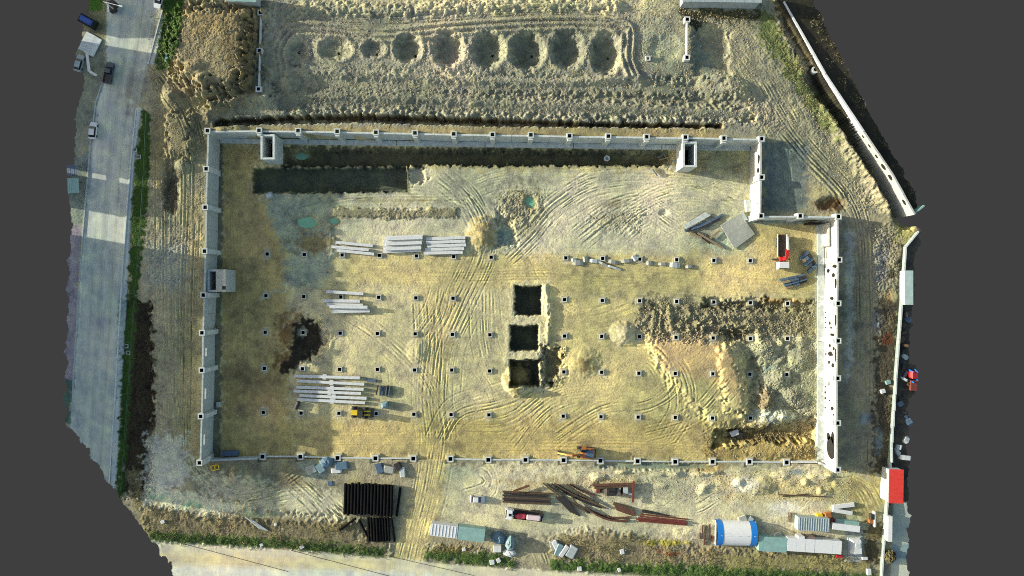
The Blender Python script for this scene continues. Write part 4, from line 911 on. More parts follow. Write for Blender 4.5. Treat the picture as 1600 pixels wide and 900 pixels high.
for k, (px, py, w, d, an) in enumerate([(897, 406, 9, 5, .1), (903, 410.5, 17, 8, 0), (915, 405, 8, 9, .1), (929, 408, 16, 6, -.1), (958, 409.5, 15, 6, -.2), (979, 407.5, 17, 6, .1), (992, 403, 9, 9, .6), (1015, 411, 10, 7, 0), (1036, 412.5, 15, 5, 0), (1054, 414.5, 16, 8, -.1), (1077, 416.5, 12, 5, .1), (945, 414, 20, 3.5, -.45), (958, 418, 24, 3, -.3), (1148, 430, 8, 5, .3)][:13]):
    x, y, z = at(px, py); s_ = S
    mb = MB().loft([(-w * s_ / 2, d * s_ * .40, 0, .5), (-w * s_ / 4, d * s_ * .52, 0, .75), (w * s_ / 5, d * s_ * .46, 0, .62), (w * s_ / 2, d * s_ * .42, 0, .42)])
    o = mb.build('concrete_block', slab_m if k % 3 else conc, None, (x, y, hmean(x, y, .8) - .05), an); tag(o, f'broken grey concrete piece on the sand below the first footing row, {ORD[k]} along the line' if k < 11 else f'thin tilted concrete strip among the broken pieces, {("upper", "lower")[k - 11]} one', 'concrete block', 'broken concrete pieces')
def rack(label, pts, rows=6):
    P = [Vector(W(p[0], p[1], .6) + (0,)) for p in pts]; c = sum(P, Vector()) / 4; z = hmean(c.x, c.y, 1.5)
    root = thing('formwork_rack', label, 'formwork', (c.x, c.y, z), 0, 'blue formwork panels by the sunlit wall'); P = [p - c for p in P]
    for j in range(rows):
        a0 = P[0].lerp(P[3], j / rows); a1 = P[0].lerp(P[3], (j + .86) / rows); b0 = P[1].lerp(P[2], j / rows); b1 = P[1].lerp(P[2], (j + .86) / rows)
        n = 3
        for i2 in range(n):
            q_ = [a0.lerp(b0, i2 / n), a0.lerp(b0, (i2 + .94) / n), a1.lerp(b1, (i2 + .94) / n), a1.lerp(b1, i2 / n)]
            mm = (bluegrey, bluegrey, tarpd, steel_k, bluegrey, wood)[(j * 3 + i2 * 2 + len(label)) % 6]
            MB().prism([(p.x, p.y) for p in q_], .15, .55 + .22 * ((j * 5 + i2 * 3) % 3)).build('formwork_panel', mm, root)
    MB().prism([(p.x * .97, p.y * .97) for p in P], .02, .14).build('bearer_frame', steel_k, root)
rack('blue-grey stack of formwork panels leaning diagonal beside the sunlit wall', [(1249, 402), (1263, 391), (1279, 416), (1265, 428)][0:4], 5)
rack('blue-grey stack of formwork panels lying level on the sand below the crane truck', [(1218, 436), (1260, 427), (1262, 441), (1230, 452)], 4)
x, y, z = at(948, 248); t_ = thing('concrete_ring', 'small pale round ring with teal centre on the shaded floor below the far wall', 'ring', (x, y, z))
mb = MB(); n = 14
for k in range(n):
    a, b_ = 2 * math.pi * k / n, 2 * math.pi * (k + 1) / n
    mb.prism([(math.cos(a) * .8, math.sin(a) * .8), (math.cos(b_) * .8, math.sin(b_) * .8), (math.cos(b_) * .45, math.sin(b_) * .45), (math.cos(a) * .45, math.sin(a) * .45)][::1], 0, .7)
ringme = mb.mesh('ring_wall'); ringme.materials.append(conc_w); link('ring_wall', ringme, t_); MB().tube((0, 0, .1), (0, 0, .5), .44, n=14).build('plug', tealp, t_)
for px, py, nm in ((1271, 111, 'upper, farther from the wall'), (1288, 128, 'lower, touching the wall')):
    x, y, z = at(px, py); t_ = thing('concrete_pipe', f'short pale concrete pipe standing on end in the dark ditch, {nm}', 'pipe', (x, y, z - .1)); o = link('pipe_wall', ringme, t_); o.scale = (1.15, 1.15, 2.2)
    MB().tube((0, 0, -.3), (0, 0, .12), .5, n=12).build('pipe_floor', dark, t_)
x, y, z = at(422, 306); t_ = thing('crate', 'small pale crate on the shaded clay below the deep trench', 'crate', (x, y, z), .3); MB().box((0, 0, .5), (1.7, 1.5, 1.0)).build('crate_box', conc_d, t_); MB().box((-.1, -.1, 1.04), (1.2, 1.0, .06)).build('crate_lid', conc_w, t_)
for k, (p0, p1) in enumerate([((1028, 247), (1044, 236)), ((1030, 250), (1052, 244)), ((1024, 262), (1032, 274)), ((1020, 264), (1027, 275)), ((1036, 240), (1050, 258)), ((1095, 250), (1110, 248)), ((1042, 266), (1051, 250))]):
    c, l, an = seg(p0, p1, .4); o = MB().bar((-l / 2, 0, .3), (l / 2, 0, .45), .28, .22).build('timber_plank', wood if k % 3 else bluegrey, None, (c.x, c.y, gbase(c, l, an)), an)
    tag(o, f'loose timber by the second open shaft, {ORD[k]} from the left' , 'plank', 'loose timber by the second shaft')
for k, (px, py, rx, ry) in enumerate([(p[0], p[1], p[2], p[3]) for p in PONDS]):
    x, y = W(px, py, -.2); n = 22; rr = random.Random(k)
    pts = [(math.cos(2 * math.pi * j / n) * rx * S * rr.uniform(1.1, 1.45), math.sin(2 * math.pi * j / n) * ry * S * rr.uniform(1.1, 1.45)) for j in range(n)]
    zc = hmean(x, y, .7); o = MB().prism(pts, -.3, 0).build('puddle_water', watm, None, (x, y, zc + .16)); struct(o)

# ------------------------------------------------------------------ vehicles and machines
wheel_cache = {}
def wheel(parent, x, y, r=.34, w=.24):
    key = (r, w)
    if key not in wheel_cache:
        a = MB().tube((0, -w / 2, 0), (0, w / 2, 0), r, n=14).mesh('tyre'); a.materials.append(tyre)
        b_ = MB().tube((0, -w / 2 - .02, 0), (0, w / 2 + .02, 0), r * .55, n=10).mesh('rim'); b_.materials.append(bluegrey); wheel_cache[key] = (a, b_)
    a, b_ = wheel_cache[key]; o = link('wheel', a, parent, (x, y, r)); link('rim', b_, o)
def car(label, px, py, rz, m, L=4.3, wd=1.8, pick=False):
    x, y, z = at(px, py); t_ = thing('parked_car' if not pick else 'pickup_truck', label, 'car' if not pick else 'pickup', (x, y, hmean(x, y, .8)), rz)
    w = wd / 2
    MB().loft([(-L / 2, w * .8, .38, .78), (-L / 2 + .2, w, .26, .92), (L * .2, w, .26, .95), (L / 2 - .35, w * .96, .28, .80), (L / 2, w * .74, .36, .62)]).build('body', m, t_)
    if not pick:
        MB().frustum(-L * .40, L * .24, w * .92, .93, -L * .29, L * .08, w * .74, 1.42).build('cabin_glass', glass, t_)
        MB().frustum(-L * .29, L * .08, w * .76, 1.425, -L * .26, L * .05, w * .70, 1.49).build('roof', m, t_)
    else:
        MB().frustum(-L * .08, L * .26, w * .92, .94, -L * .04, L * .14, w * .76, 1.60).build('cabin_glass', glass, t_)
        MB().frustum(-L * .04, L * .14, w * .78, 1.605, -L * .03, L * .12, w * .72, 1.67).build('roof', m, t_)
        MB().box((-L * .29, 0, .98), (L * .36, wd * .82, .08)).build('load_bed', steel_k, t_)
        for s2 in (-1, 1): MB().box((-L * .29, s2 * w * .93, 1.1), (L * .38, .1, .3)).build('bed_side', m, t_)
    for s2 in (-1, 1): MB().box((L / 2 - .08, s2 * w * .55, .6), (.12, .34, .14)).build('headlight', white, t_)
    for sx_ in (-.31, .31):
        for s2 in (-1, 1): wheel(t_, L * sx_, s2 * (w - .1))
    return t_
car('small white car parked in the open sandy yard behind the flatbed truck', 746, 779, R(-3), white, 3.9, 1.75)
car('white car on the shaded road against the left kerb', 147.5, 205, R(84), white)
car('white car at the very top end of the road', 250, 1.5, R(-104), white)
car('dark pickup with pale bed parked by the paved corner', 172, 115, R(80), pm('dark_car_paint', (66, 76, 78), .4, .1, 1), 5.6, 1.95, True)
car('pale grey car cut by the left edge near the light canopy', 126, 100, R(75), pm('silver_car_paint', (150, 160, 158), .4, .1, 1))
# flatbed truck
x, y, z = at(819, 802); t_ = thing('flatbed_truck', 'white-cabbed flatbed truck carrying red and white loads in the yard', 'truck', (x, y, hmean(x, y, 1)), R(174))
MB().box((-.6, 0, .85), (9.0, .9, .35)).build('chassis', steel_k, t_)
cab = MB().loft([(3.1, 1.2, .6, 2.75), (3.3, 1.25, .55, 2.95), (4.6, 1.25, .55, 2.9), (4.95, 1.2, .6, 1.8), (5.0, 1.15, .6, 1.6)]).build('cab', white, t_)
MB().add([(4.66, -1.1, 2.75), (4.66, 1.1, 2.75), (4.99, 1.1, 1.86), (4.99, -1.1, 1.86)], [(0, 1, 2, 3)]).build('windscreen', glass, cab); MB().box((3.8, 0, 2.97), (.7, .7, .08)).build('roof_hatch', glass, cab)
MB().box((-1.0, 0, 1.15), (7.6, 2.45, .22)).build('bed', steel_k, t_)
for s2 in (-1, 1): MB().box((-1.0, s2 * 1.22, 1.5), (7.6, .08, .5)).build('bed_side', rust_b, t_)
for xx in (4.0, -2.2, -3.4):
    for s2 in (-1, 1): wheel(t_, xx, s2 * 1.05, .5, .35)
ang = R(174); rot = lambda lx, ly: (x + lx * math.cos(ang) - ly * math.sin(ang), y + lx * math.sin(ang) + ly * math.cos(ang))
zz = hmean(x, y, 1) + 1.27
o = MB().loft([(-1.5, .3, 0, .5), (-1.0, .55, 0, 1.0), (.6, .6, 0, 1.1), (1.6, .25, 0, .5)]).build('machine_load', pm('pinkish_red_paint', (196, 70, 80), .6, .2, 2), None, (*rot(.9, .35), zz), ang + .15); tag(o, 'pinkish red machine riding on the flatbed truck', 'machine')
o = MB().loft([(-1.9, .45, 0, .8), (-1.6, .6, 0, 1.0), (1.6, .6, 0, 1.0), (1.9, .45, 0, .8)]).build('wrapped_load', pm('pink_white_wrap', (214, 190, 190), .6, .2, 2), None, (*rot(-2.4, .35), zz), ang); tag(o, 'pale wrapped bundle at the rear of the flatbed truck', 'bundle')
# crane truck, cab towards the near side
x, y, z = at(1219, 394); t_ = thing('crane_truck', 'white-cabbed truck with red folding crane standing on yellow sand in the notch corner', 'truck', (x, y, hmean(x, y, 1)), R(-90))
MB().box((-.3, 0, .85), (8.6, .9, .35)).build('chassis', steel_k, t_)
cab = MB().loft([(2.7, 1.2, .6, 2.75), (2.9, 1.28, .55, 2.95), (4.3, 1.28, .55, 2.9), (4.6, 1.2, .6, 1.8)]).build('cab', white, t_)
MB().add([(4.36, -1.1, 2.75), (4.36, 1.1, 2.75), (4.62, 1.1, 1.86), (4.62, -1.1, 1.86)], [(0, 1, 2, 3)]).build('windscreen', glass, cab)
MB().box((-1.7, 0, 1.15), (5.8, 2.4, .2)).build('bed', rust_b, t_)
for s2 in (-1, 1): MB().box((-1.7, s2 * 1.22, 1.5), (5.8, .08, .55)).build('bed_side', conc_w, t_)
MB().box((1.9, 0, 1.6), (1.1, 1.5, 1.1)).build('crane_base', redp, t_); MB().tube((1.9, .2, 2.0), (1.9, .2, 3.6), .4, .3, n=10).build('crane_post', redp, t_)
MB().bar((2.1, .3, 3.55), (-.6, .6, 3.7), .75, .55).build('crane_arm', redp, t_); MB().bar((-.3, .62, 3.95), (-3.8, .62, 3.5), .45, .4).build('boom', conc_w, t_)
for s2 in (-1, 1): MB().bar((1.9, s2 * .7, 1.0), (1.9, s2 * 2.2, .9), .3, .3).build('outrigger', steel_k, t_); MB().tube((1.9, s2 * 2.2, 0), (1.9, s2 * 2.2, 1.0), .16, n=8).build('outrigger_foot', steel_k, t_)
for xx in (3.6, -1.8, -3.1):
    for s2 in (-1, 1): wheel(t_, xx, s2 * 1.05, .5, .35)
# excavator
x, y, z = at(913, 706); t_ = thing('excavator', 'orange excavator with blue-grey engine cover, arm stretched left along the near edge', 'excavator', (x, y, hmean(x, y, 1)), R(178))
for s2 in (-1, 1):
    MB().loft([(-2.0, .0, .3, .6), (-2.0, .3, .25, .75), (-1.6, .3, 0, .95), (1.6, .3, 0, .95), (2.0, .3, .25, .75)]).build('track', tyre, t_, (0, s2 * 1.15, 0))
MB().box((0, 0, .75), (2.0, 1.9, .5)).build('undercarriage', steel_k, t_)
hs = MB().loft([(-2.5, 1.1, 1.1, 2.0), (-2.2, 1.35, 1.05, 2.3), (.6, 1.35, 1.05, 2.2), (1.2, 1.2, 1.05, 1.9)]).build('house', orangep, t_)
MB().box((-1.2, 0, 2.36), (1.9, 2.1, .14)).build('engine_cover', bluegrey, hs); MB().box((-2.5, 0, 1.6), (.5, 2.3, .9)).build('counterweight', steel_k, hs)
cabx = MB().frustum(-.2, 1.4, .48, 1.1, -.1, 1.1, .42, 2.9).build('cab', glass, t_, (0, -.8, 0)); MB().box((.5, -.8, 2.95), (1.2, .9, .1)).build('cab_roof', orangep, cabx)
MB().bar((.9, .35, 1.9), (3.6, .35, 3.6), .5, .6).build('boom', orangep, t_); MB().bar((3.5, .35, 3.6), (5.0, .35, 2.6), .45, .55).build('boom_tip', orangep, t_); MB().bar((4.9, .35, 2.8), (7.1, .35, .9), .35, .4).build('stick', yellowp, t_); MB().bar((1.8, .35, 2.1), (3.4, .35, 3.1), .16, .16).build('ram', steel_k, t_)
MB().loft([(6.6, .6, .15, .9), (7.2, .6, .05, 1.1), (7.7, .55, .3, .9)]).build('bucket', wood, t_, (0, .35, 0))
# yellow loader
x, y, z = at(563, 643.5); t_ = thing('wheel_loader', 'small yellow and black loader with big tyres below the long columns', 'loader', (x, y, hmean(x, y, 1)), R(-4))
MB().loft([(-2.2, .8, .6, 1.5), (-1.8, .95, .5, 1.7), (.4, .95, .5, 1.6), (1.8, .7, .5, 1.2)]).build('body', steel_k, t_)
MB().box((-1.3, 0, 1.85), (1.7, 1.3, .35)).build('bonnet', yellowp, t_); cb = MB().frustum(-.3, 1.2, .75, 1.6, -.1, 1.0, .65, 2.9).build('cab', glass, t_); MB().box((.45, 0, 2.95), (1.35, 1.4, .12)).build('cab_roof', steel_k, cb)
for xx in (-1.5, 1.5):
    for s2 in (-1, 1): wheel(t_, xx, s2 * 1.15, .75, .55)
MB().bar((1.2, .5, 1.6), (3.0, .5, .7), .25, .3).build('lift_arm', yellowp, t_); MB().bar((1.2, -.5, 1.6), (3.0, -.5, .7), .25, .3).build('lift_arm', yellowp, t_); MB().loft([(2.9, 1.15, .1, .95), (3.3, 1.15, .05, .8), (3.7, 1.15, .05, .2)]).build('bucket', rust_b, t_)
# things by the columns
root = None
for k in range(9):
    a = (591 + k * 2.6, 602 + (k % 3)); b_ = (589.5 + k * 2.7 + random.uniform(-2, 2), 617 + (k % 2) * 2)
    c, l, an = seg(a, b_, .6); o = MB().bar((-l / 2, 0, .35 + .12 * (k % 3)), (l / 2, 0, .5 + .12 * (k % 2)), .32, .35).build('steel_channel', bluegrey if k % 2 else steel_k, None, (c.x, c.y, gbase(c, l, an)), an); tag(o, f'short blue-grey steel channel in the loose pile right of the columns, {ORD[k]} from the left', 'steel channel', 'channels right of the columns')
c, l, an = seg((571, 593), (587, 595), .3); tag(MB().box((0, 0, .2), (l, .8, .35)).build('timber_pack', bluegrey, None, (c.x, c.y, gbase(c, l, an)), an), 'flat blue-grey pack lying right of the first long column', 'pack')
x, y, z = at(602, 632); t_ = thing('pallet_box', 'small blue-grey covered box with its own shadow beside the yellow loader', 'box', (x, y, z), .2); MB().box((0, 0, .7), (1.9, 1.6, 1.2)).build('box_body', tarpd, t_); MB().frustum(-.95, .95, .8, 1.302, -.4, .4, .3, 1.7).build('cover', tarpg, t_)
x, y, z = at(465, 633); t_ = thing('scrap_drum', 'dark rusty drum lying at the left end of the long columns', 'drum', (x, y, z), 1.2); MB().tube((-1.0, 0, .5), (1.0, 0, .5), .5, n=12).build('barrel', steel_k, t_); MB().tube((-.35, 0, .5), (-.25, 0, .5), .55, n=12).build('hoop', rust_b, t_)
x, y, z = at(337, 730); t_ = thing('steel_bracket', 'small yellow lifting frame on the bank below the shaded pit corner', 'frame', (x, y, z), .2)
for a, b_ in (((-1, -.6), (1, -.6)), ((-1, .6), (1, .6)), ((-1, -.6), (-1, .6)), ((1, -.6), (1, .6)), ((0, -.6), (0, .6))): MB().bar((a[0], a[1], .5), (b_[0], b_[1], .5), .22, .3).build('frame_bar', yellowp, t_)

# ------------------------------------------------------------------ near yard
x, y, z = at(576, 776); zb = hmean(x, y, 4)
for k in range(15):
    x0 = 540 + k * 5.15; dy = (0, 1.5, -1, .5, -2, 1, 0, -.5, 1, 0, 2, 3, 2, 2.5, 4)[k]
    c, l, an = seg((x0 + .5, 755 + dy * .8), (x0 - 1.0, 803 + dy), 1.2)
    o = MB().tube((-l / 2, 0, 1.0), (l / 2, 0, 1.0), .425, n=10).build('black_pipe', bpipe, None, (c.x, c.y, zb), an); tag(o, f'long black pipe in the upper layer of the big bundle, {ORD[k]} from the left', 'pipe', 'black pipes, big bundle')
for k in range(14):
    x0 = 542.5 + k * 5.15; c, l, an = seg((x0 + .5, 757), (x0 - 1, 802), .5)
    o = MB().tube((-l / 2, 0, .38), (l / 2, 0, .38), .38, n=10).build('black_pipe', bpipe, None, (c.x, c.y, zb - .02), an); tag(o, f'long black pipe in the lower layer of the big bundle, {ORD[k]} from the left', 'pipe', 'black pipes, big bundle')
for k in range(8):
    x0 = 577 + k * 4.4; c, l, an = seg((x0 - 1, 807), (x0 + .8, 844), .5)
    o = MB().tube((-l / 2, 0, .4), (l / 2, 0, .4), .36, n=10).build('black_pipe', bpipe, None, (c.x, c.y, gbase(c, l, an) + .1), an); tag(o, f'black pipe in the smaller bundle nearer the road, {ORD[k]} from the left', 'pipe', 'black pipes, small bundle')
for k, (p0, p1, nm) in enumerate([((626, 761), (620, 806), 'lone black pipe leaning beside the big bundle along the access track'), ((557, 808), (532, 826), 'black pipe lying diagonally in the scrub left of the small bundle'), ((562, 812), (577, 840), 'black pipe slanting against the left of the small bundle'), ((612, 808), (617, 845), 'black pipe along the right of the small bundle')]):
    c, l, an = seg(p0, p1, .5); tag(MB().tube((-l / 2, 0, .4), (l / 2, 0, .4), .33, n=10).build('black_pipe', bpipe, None, (c.x, c.y, gbase(c, l, an)), an), nm, 'pipe', 'stray black pipes')
def container(name, label, p0, p1, wpx, ht, m, ribs=0, extra=None, door=True):
    zg = at((p0[0] + p1[0]) / 2, (p0[1] + p1[1]) / 2)[2]; c, l, an = seg(p0, p1, ht + zg); zb = gbase(c, l, an); w = wpx * S * (H - ht) / H
    t_ = thing(name, label, 'cabin' if name == 'site_cabin' else 'container', (c.x, c.y, zb), an)
    MB().box((0, 0, ht / 2), (l, w, ht)).build('body', m, t_)
    MB().box((0, 0, ht + .06), (l + .1, w + .1, .1)).build('roof', m if not extra else extra, t_)
    if ribs:
        for k in range(ribs): MB().box((-l / 2 + (k + .5) * l / ribs, 0, ht + .15), (.1, w * .96, .08)).build('roof_rib', m if not extra else extra, t_)
    if door: MB().box((l * .1, -w / 2 - .03, 1.05), (.9, .05, 2.0)).build('door', bluegrey, t_); MB().box((-l * .25, -w / 2 - .03, 1.5), (1.1, .05, .9)).build('window', glass, t_)
    for k in (-1, 1): MB().box((k * l * .4, 0, -.12), (.4, w * .9, .26)).build('foot', conc_d, t_)
    return t_
container('site_cabin', 'white ribbed site cabin roof beside the access track mouth', (672.5, 827), (714.5, 832), 18, 2.7, white, 8)
container('site_cabin', 'grey-green flat roofed cabin joined to the white one by the access track', (715.5, 832.5), (757, 837.5), 20, 2.6, tealp)
container('shipping_container', 'grey ribbed container roof behind the long white cabin row', (1247, 818), (1296, 820.5), 20, 2.6, greyroof, 13)
container('shipping_container', 'short white-edged container next to the ribbed one', (1301, 822), (1343, 827), 9, 2.6, white, 0, None, False)
container('flat_rack', 'pale flat rack lying alongside the short white container', (1306, 814.5), (1342, 818), 5, 1.6, tealp, 0, None, False)
container('site_cabin', 'teal roofed cabin at the left end of the long white row', (1186, 849.5), (1229, 852), 22, 2.6, tealp)
for k in range(6):
    container('site_cabin', f'white roofed cabin module in the long row, {ORD[k]} from the teal one', (1230.5 + k * 14.1, 850.4 + k * .9), (1244 + k * 14.1, 851.3 + k * .9), 20, 2.7, white, 0)
x, y, z = at(1253, 839); t_ = thing('water_tank', 'small white tank and brown box roof perched behind the white cabin row', 'tank', (x, y, z)); MB().box((-1.2, 0, 1.4), (1.6, 2.0, 2.8)).build('tank_body', white, t_); MB().box((1.2, 0, 1.3), (2.6, 1.6, 2.6)).build('box_body', pm('taupe_sheet', (118, 104, 98), .7, .2, 2), t_)
x, y, z = at(1311, 869); tag(MB().frustum(-.9, .9, .5, 0, -.7, .7, .3, .5).build('red_tarp', redp, None, (x, y, z - .05)), 'small red tarpaulin at the near end of the white cabin row', 'tarpaulin')
# vaulted tent
c, l, an = seg((1117, 833), (1181, 834.5), 2.0); zb = gbase(c, l, an); t_ = thing('storage_tent', 'white barrel-vaulted tent with a blue band at each end', 'tent', (c.x, c.y, zb), an)
def vault(x0, x1, r, hz, n=14, ends=False):
    mb = MB(); P = [(math.cos(math.pi * k / n) * r, math.sin(math.pi * k / n) * hz) for k in range(n + 1)]
    P = [(r * (1 if a > 0 else -1) if abs(a) > r * .98 else a, b_ + .6) for a, b_ in P]; P[0] = (r, 0); P[-1] = (-r, 0)
    v_ = [(x0, a, b_) for a, b_ in P] + [(x1, a, b_) for a, b_ in P]; m_ = len(P); F = [(k, k + 1, m_ + k + 1, m_ + k) for k in range(m_ - 1)]
    if ends: F += [tuple(range(m_)), tuple(range(2 * m_ - 1, m_ - 1, -1))]
    return mb.add(v_, F)
vault(-l * .335, l * .335, 3.25, 2.6).build('canopy', white, t_)
for s2 in (-1, 1):
    a, b_ = sorted((s2 * l * .335, s2 * l * .485)); vault(a, b_, 3.3, 2.66).build('end_band', bluep, t_); MB().prism([(s2 * l * .46, -3.2), (s2 * l * .475, -3.2), (s2 * l * .475, 3.2), (s2 * l * .46, 3.2)], 0, 1.2).build('end_wall', white, t_)
for k in range(5): MB().bar((-l * .4 + k * l * .2, 0, 3.3), (-l * .3 + k * l * .2 - .6, 0, 3.3), .06, .06).build('purlin', conc_w, t_)
for s2 in (-1, 1): MB().box((s2 * l * .49, 0, 1.4), (.12, 6.6, .12)).build('end_tie', conc_w, t_)
# tarps beside the cabins
def heap(label, px, py, rx, ry, ht, m, name='tarpaulin_heap', sides=9, seed=1):
    x, y, z = at(px, py); rr = random.Random(seed); mb = MB(); rings = [(1, 0), (.9, .55), (.55, .9), (.15, 1)]; v_ = []; f_ = []
    for ra, hz in rings:
        for k in range(sides):
            a = 2 * math.pi * k / sides; q_ = ra * rr.uniform(.85, 1.12); v_.append((math.cos(a) * rx * S * q_, math.sin(a) * ry * S * q_, hz * ht * rr.uniform(.85, 1.1)))
    for i2 in range(len(rings) - 1):
        for k in range(sides): f_.append((i2 * sides + k, i2 * sides + (k + 1) % sides, (i2 + 1) * sides + (k + 1) % sides, (i2 + 1) * sides + k))
    f_.append(tuple(range(3 * sides, 4 * sides))); mb.add(v_, f_); return tag(mb.build(name, m, None, (x, y, hmean(x, y, .8) - .1)), label, 'tarpaulin')
heap('dull blue tarpaulin heap beside the grey-green cabin', 779, 840, 13, 10, 2.0, tarpd, seed=2); heap('pale grey-blue tarpaulin peak standing between cabin and hedge', 797, 847, 8, 13, 2.6, tarpg, seed=3); heap('white crumpled sheet on the grass below the tarpaulins', 796, 864, 11, 6, .8, conc_w, seed=4); heap('blue tarpaulin bundle in the rubble below the shaded footings', 510, 722, 12, 8, 1.1, tarpd, seed=5)
x, y, z = at(777, 856); tag(MB().frustum(-1.1, 1.1, .9, 0, -1.0, 1.0, .8, 1.1).build('white_box', conc_w, None, (x, y, z)), 'white square box on the grass edge below the blue tarpaulin', 'box')
# steel stock
def steel(p0, p1, label, group, m, w=.35, ht=.35, lv=0, bend=0.0, name='steel_beam'):
    c, l, an = seg(p0, p1, .4); zb = gbase(c, l, an); mb = MB(); t_ = None
    n = 5 if bend else 1; pts = [(-l / 2 + l * k / n, bend * (1 - (2 * k / n - 1) ** 2), 0) for k in range(n + 1)]
    for a, b_ in zip(pts[:-1], pts[1:]):
        a, b_ = Vector(a), Vector(b_); z0 = .12 + lv * ht
        mb.bar(a + Vector((0, 0, z0 + .03)), b_ + Vector((0, 0, z0 + .03)), w, .06); mb.bar(a + Vector((0, 0, z0 + ht / 2)), b_ + Vector((0, 0, z0 + ht / 2)), .08, ht - .12); mb.bar(a + Vector((0, 0, z0 + ht - .03)), b_ + Vector((0, 0, z0 + ht - .03)), w, .06)
    return tag(mb.build(name, m, None, (c.x, c.y, zb), an), label, 'steel beam', group)
for k in range(7): steel((785 + (k % 2) * 2, 767.5 + k * 2.6), (861 - (k % 3) * 3, 771 + k * 2.6), f'dark brown steel beam in the stack behind the flatbed truck, {ORD[k]} from the far side', 'dark beams behind the truck', steel_k if k % 3 else rust_b, .42, .4, 1 if 1 < k < 5 else 0)
steel((802, 766), (827, 757), 'short rusty orange channel lying across the dark beam stack', 'rusty offcuts', rust, .5, .4, 2)
FAN = [((848, 754), (921, 801), rust_b, .5), ((855, 756), (906, 776), steel_k, .6), ((862, 755), (940, 793), steel_k, .7), ((866, 754), (935, 786), rust_b, .6), ((872, 757), (928, 783), steel_k, .5), ((885, 755), (946, 793), rust_b, .3), ((890, 756), (930, 774), rust, .3), ((893, 775), (919, 801), rust_b, .3)]
for k, (p0, p1, m, bd) in enumerate(FAN): steel(p0, p1, f'long brown steel bar in the fan of bars right of the dark stack, {ORD[k]} of the fan', 'fan of long steel bars', m, .34, .35, k % 2, -bd)
for k in range(4): steel((868.5 + k * 4.4, 775 + k * .4), (893 + k * 4.0, 800 + k * 1.8), f'dark short steel beam in the slanting bundle under the fan, {ORD[k]} from the left', 'slanting dark bundle', steel_k, .46, .4)
for k in range(3): steel((914 + k * 3, 791 + k * 2.2), (985 - k * 1.5, 810 + k * 1.1 - (k == 0) * 3), f'rust coloured bar curving towards the red bars, {ORD[k]} from the far side', 'curved rusty bars', rust, .34, .35, k % 2, -1.3)
for k in range(3): steel((958 + k * 2.5, 786 + k * 4), (990 + k * .5, 796 + k * 4), f'wide brown box section beside the curved bars, {ORD[k]} from the far side', 'brown box sections', rust if k else rust_b, .75, .5)
for k in range(5): steel((1001 - k * 2.5 + (k == 4) * 6, 802.5 + k * 2.6), (1073 - (k % 2) * 3, 810.5 + k * 2.2), f'red oxide steel bar in the long red bundle, {ORD[k]} from the far side', 'red oxide bars', rust_r, .3, .34, 1 if k in (1, 2) else 0)
for k in range(2): steel((1003, 796 + k * 3), (1025 + k * 20, 801 + k * 4), f'grey-brown rail above the red bundle, {ORD[k]} from the far side', 'rails above the red bundle', steel_k, .35, .35)
x, y, z = at(958, 767); t_ = thing('rusty_frame', 'rusty red and brown steel frame with a dark engine block on pale ground', 'frame', (x, y, hmean(x, y, 1)))
for p0, p1, m in (((5.3, 2.6, .7), (5.1, -2.8, .7), rust_r), ((-5.5, 1.6, .6), (5.0, 2.0, .6), rust), ((-5.0, .9, .5), (4.8, 1.4, .5), rust_b), ((-4.5, -.4, .4), (-1.5, .5, .4), rust), ((1.5, .8, .5), (4.8, -.8, .5), conc_d), ((2.2, 1.2, .7), (2.2, -1.0, .7), rust)): MB().bar(p0, p1, .55, .5).build('frame_bar', m, t_)
eb = MB().loft([(-2.0, .5, 0, .9), (-1.2, 1.0, 0, 1.5), (1.0, 1.0, 0, 1.4), (1.6, .6, 0, .8)]).build('engine_block', steel_k, t_, (-.6, 0, 0)); MB().tube((-.9, .3, 1.2), (-.9, .3, 2.0), .16, n=8).build('stack_pipe', rust, eb); MB().box((2.9, .3, .5), (1.8, 1.6, .9)).build('grey_box', conc_d, t_); MB().box((-4.0, .1, .4), (.9, .9, .8)).build('drive_box', rust_r, t_)
for k, (a, b_) in enumerate([((1097.5, 819), (1096.5, 832)), ((1102, 821), (1099, 850)), ((1108, 818), (1108.5, 842)), ((1112, 836), (1111.5, 846)), ((1093, 831), (1093, 841))]): steel(a, b_, f'short rusty bar lying beside the tent end, {ORD[k]} of five', 'rusty bars by the tent', rust, .3, .3)
for k, (p0, p1) in enumerate([((1215, 772), (1290, 775)), ((1222, 775), (1262, 771))]): steel(p0, p1, ('long', 'short')[k] + ' thin rusty rod on the churned ground above the containers', 'rusty rods', rust_b, .25, .2)
for k in range(3): steel((1231 + k * 3, 800), (1230 + k * 3, 815), f'pale timber batten left of the ribbed container, {ORD[k]} from the left', 'battens by the container', wood, .25, .2, name='timber_batten')
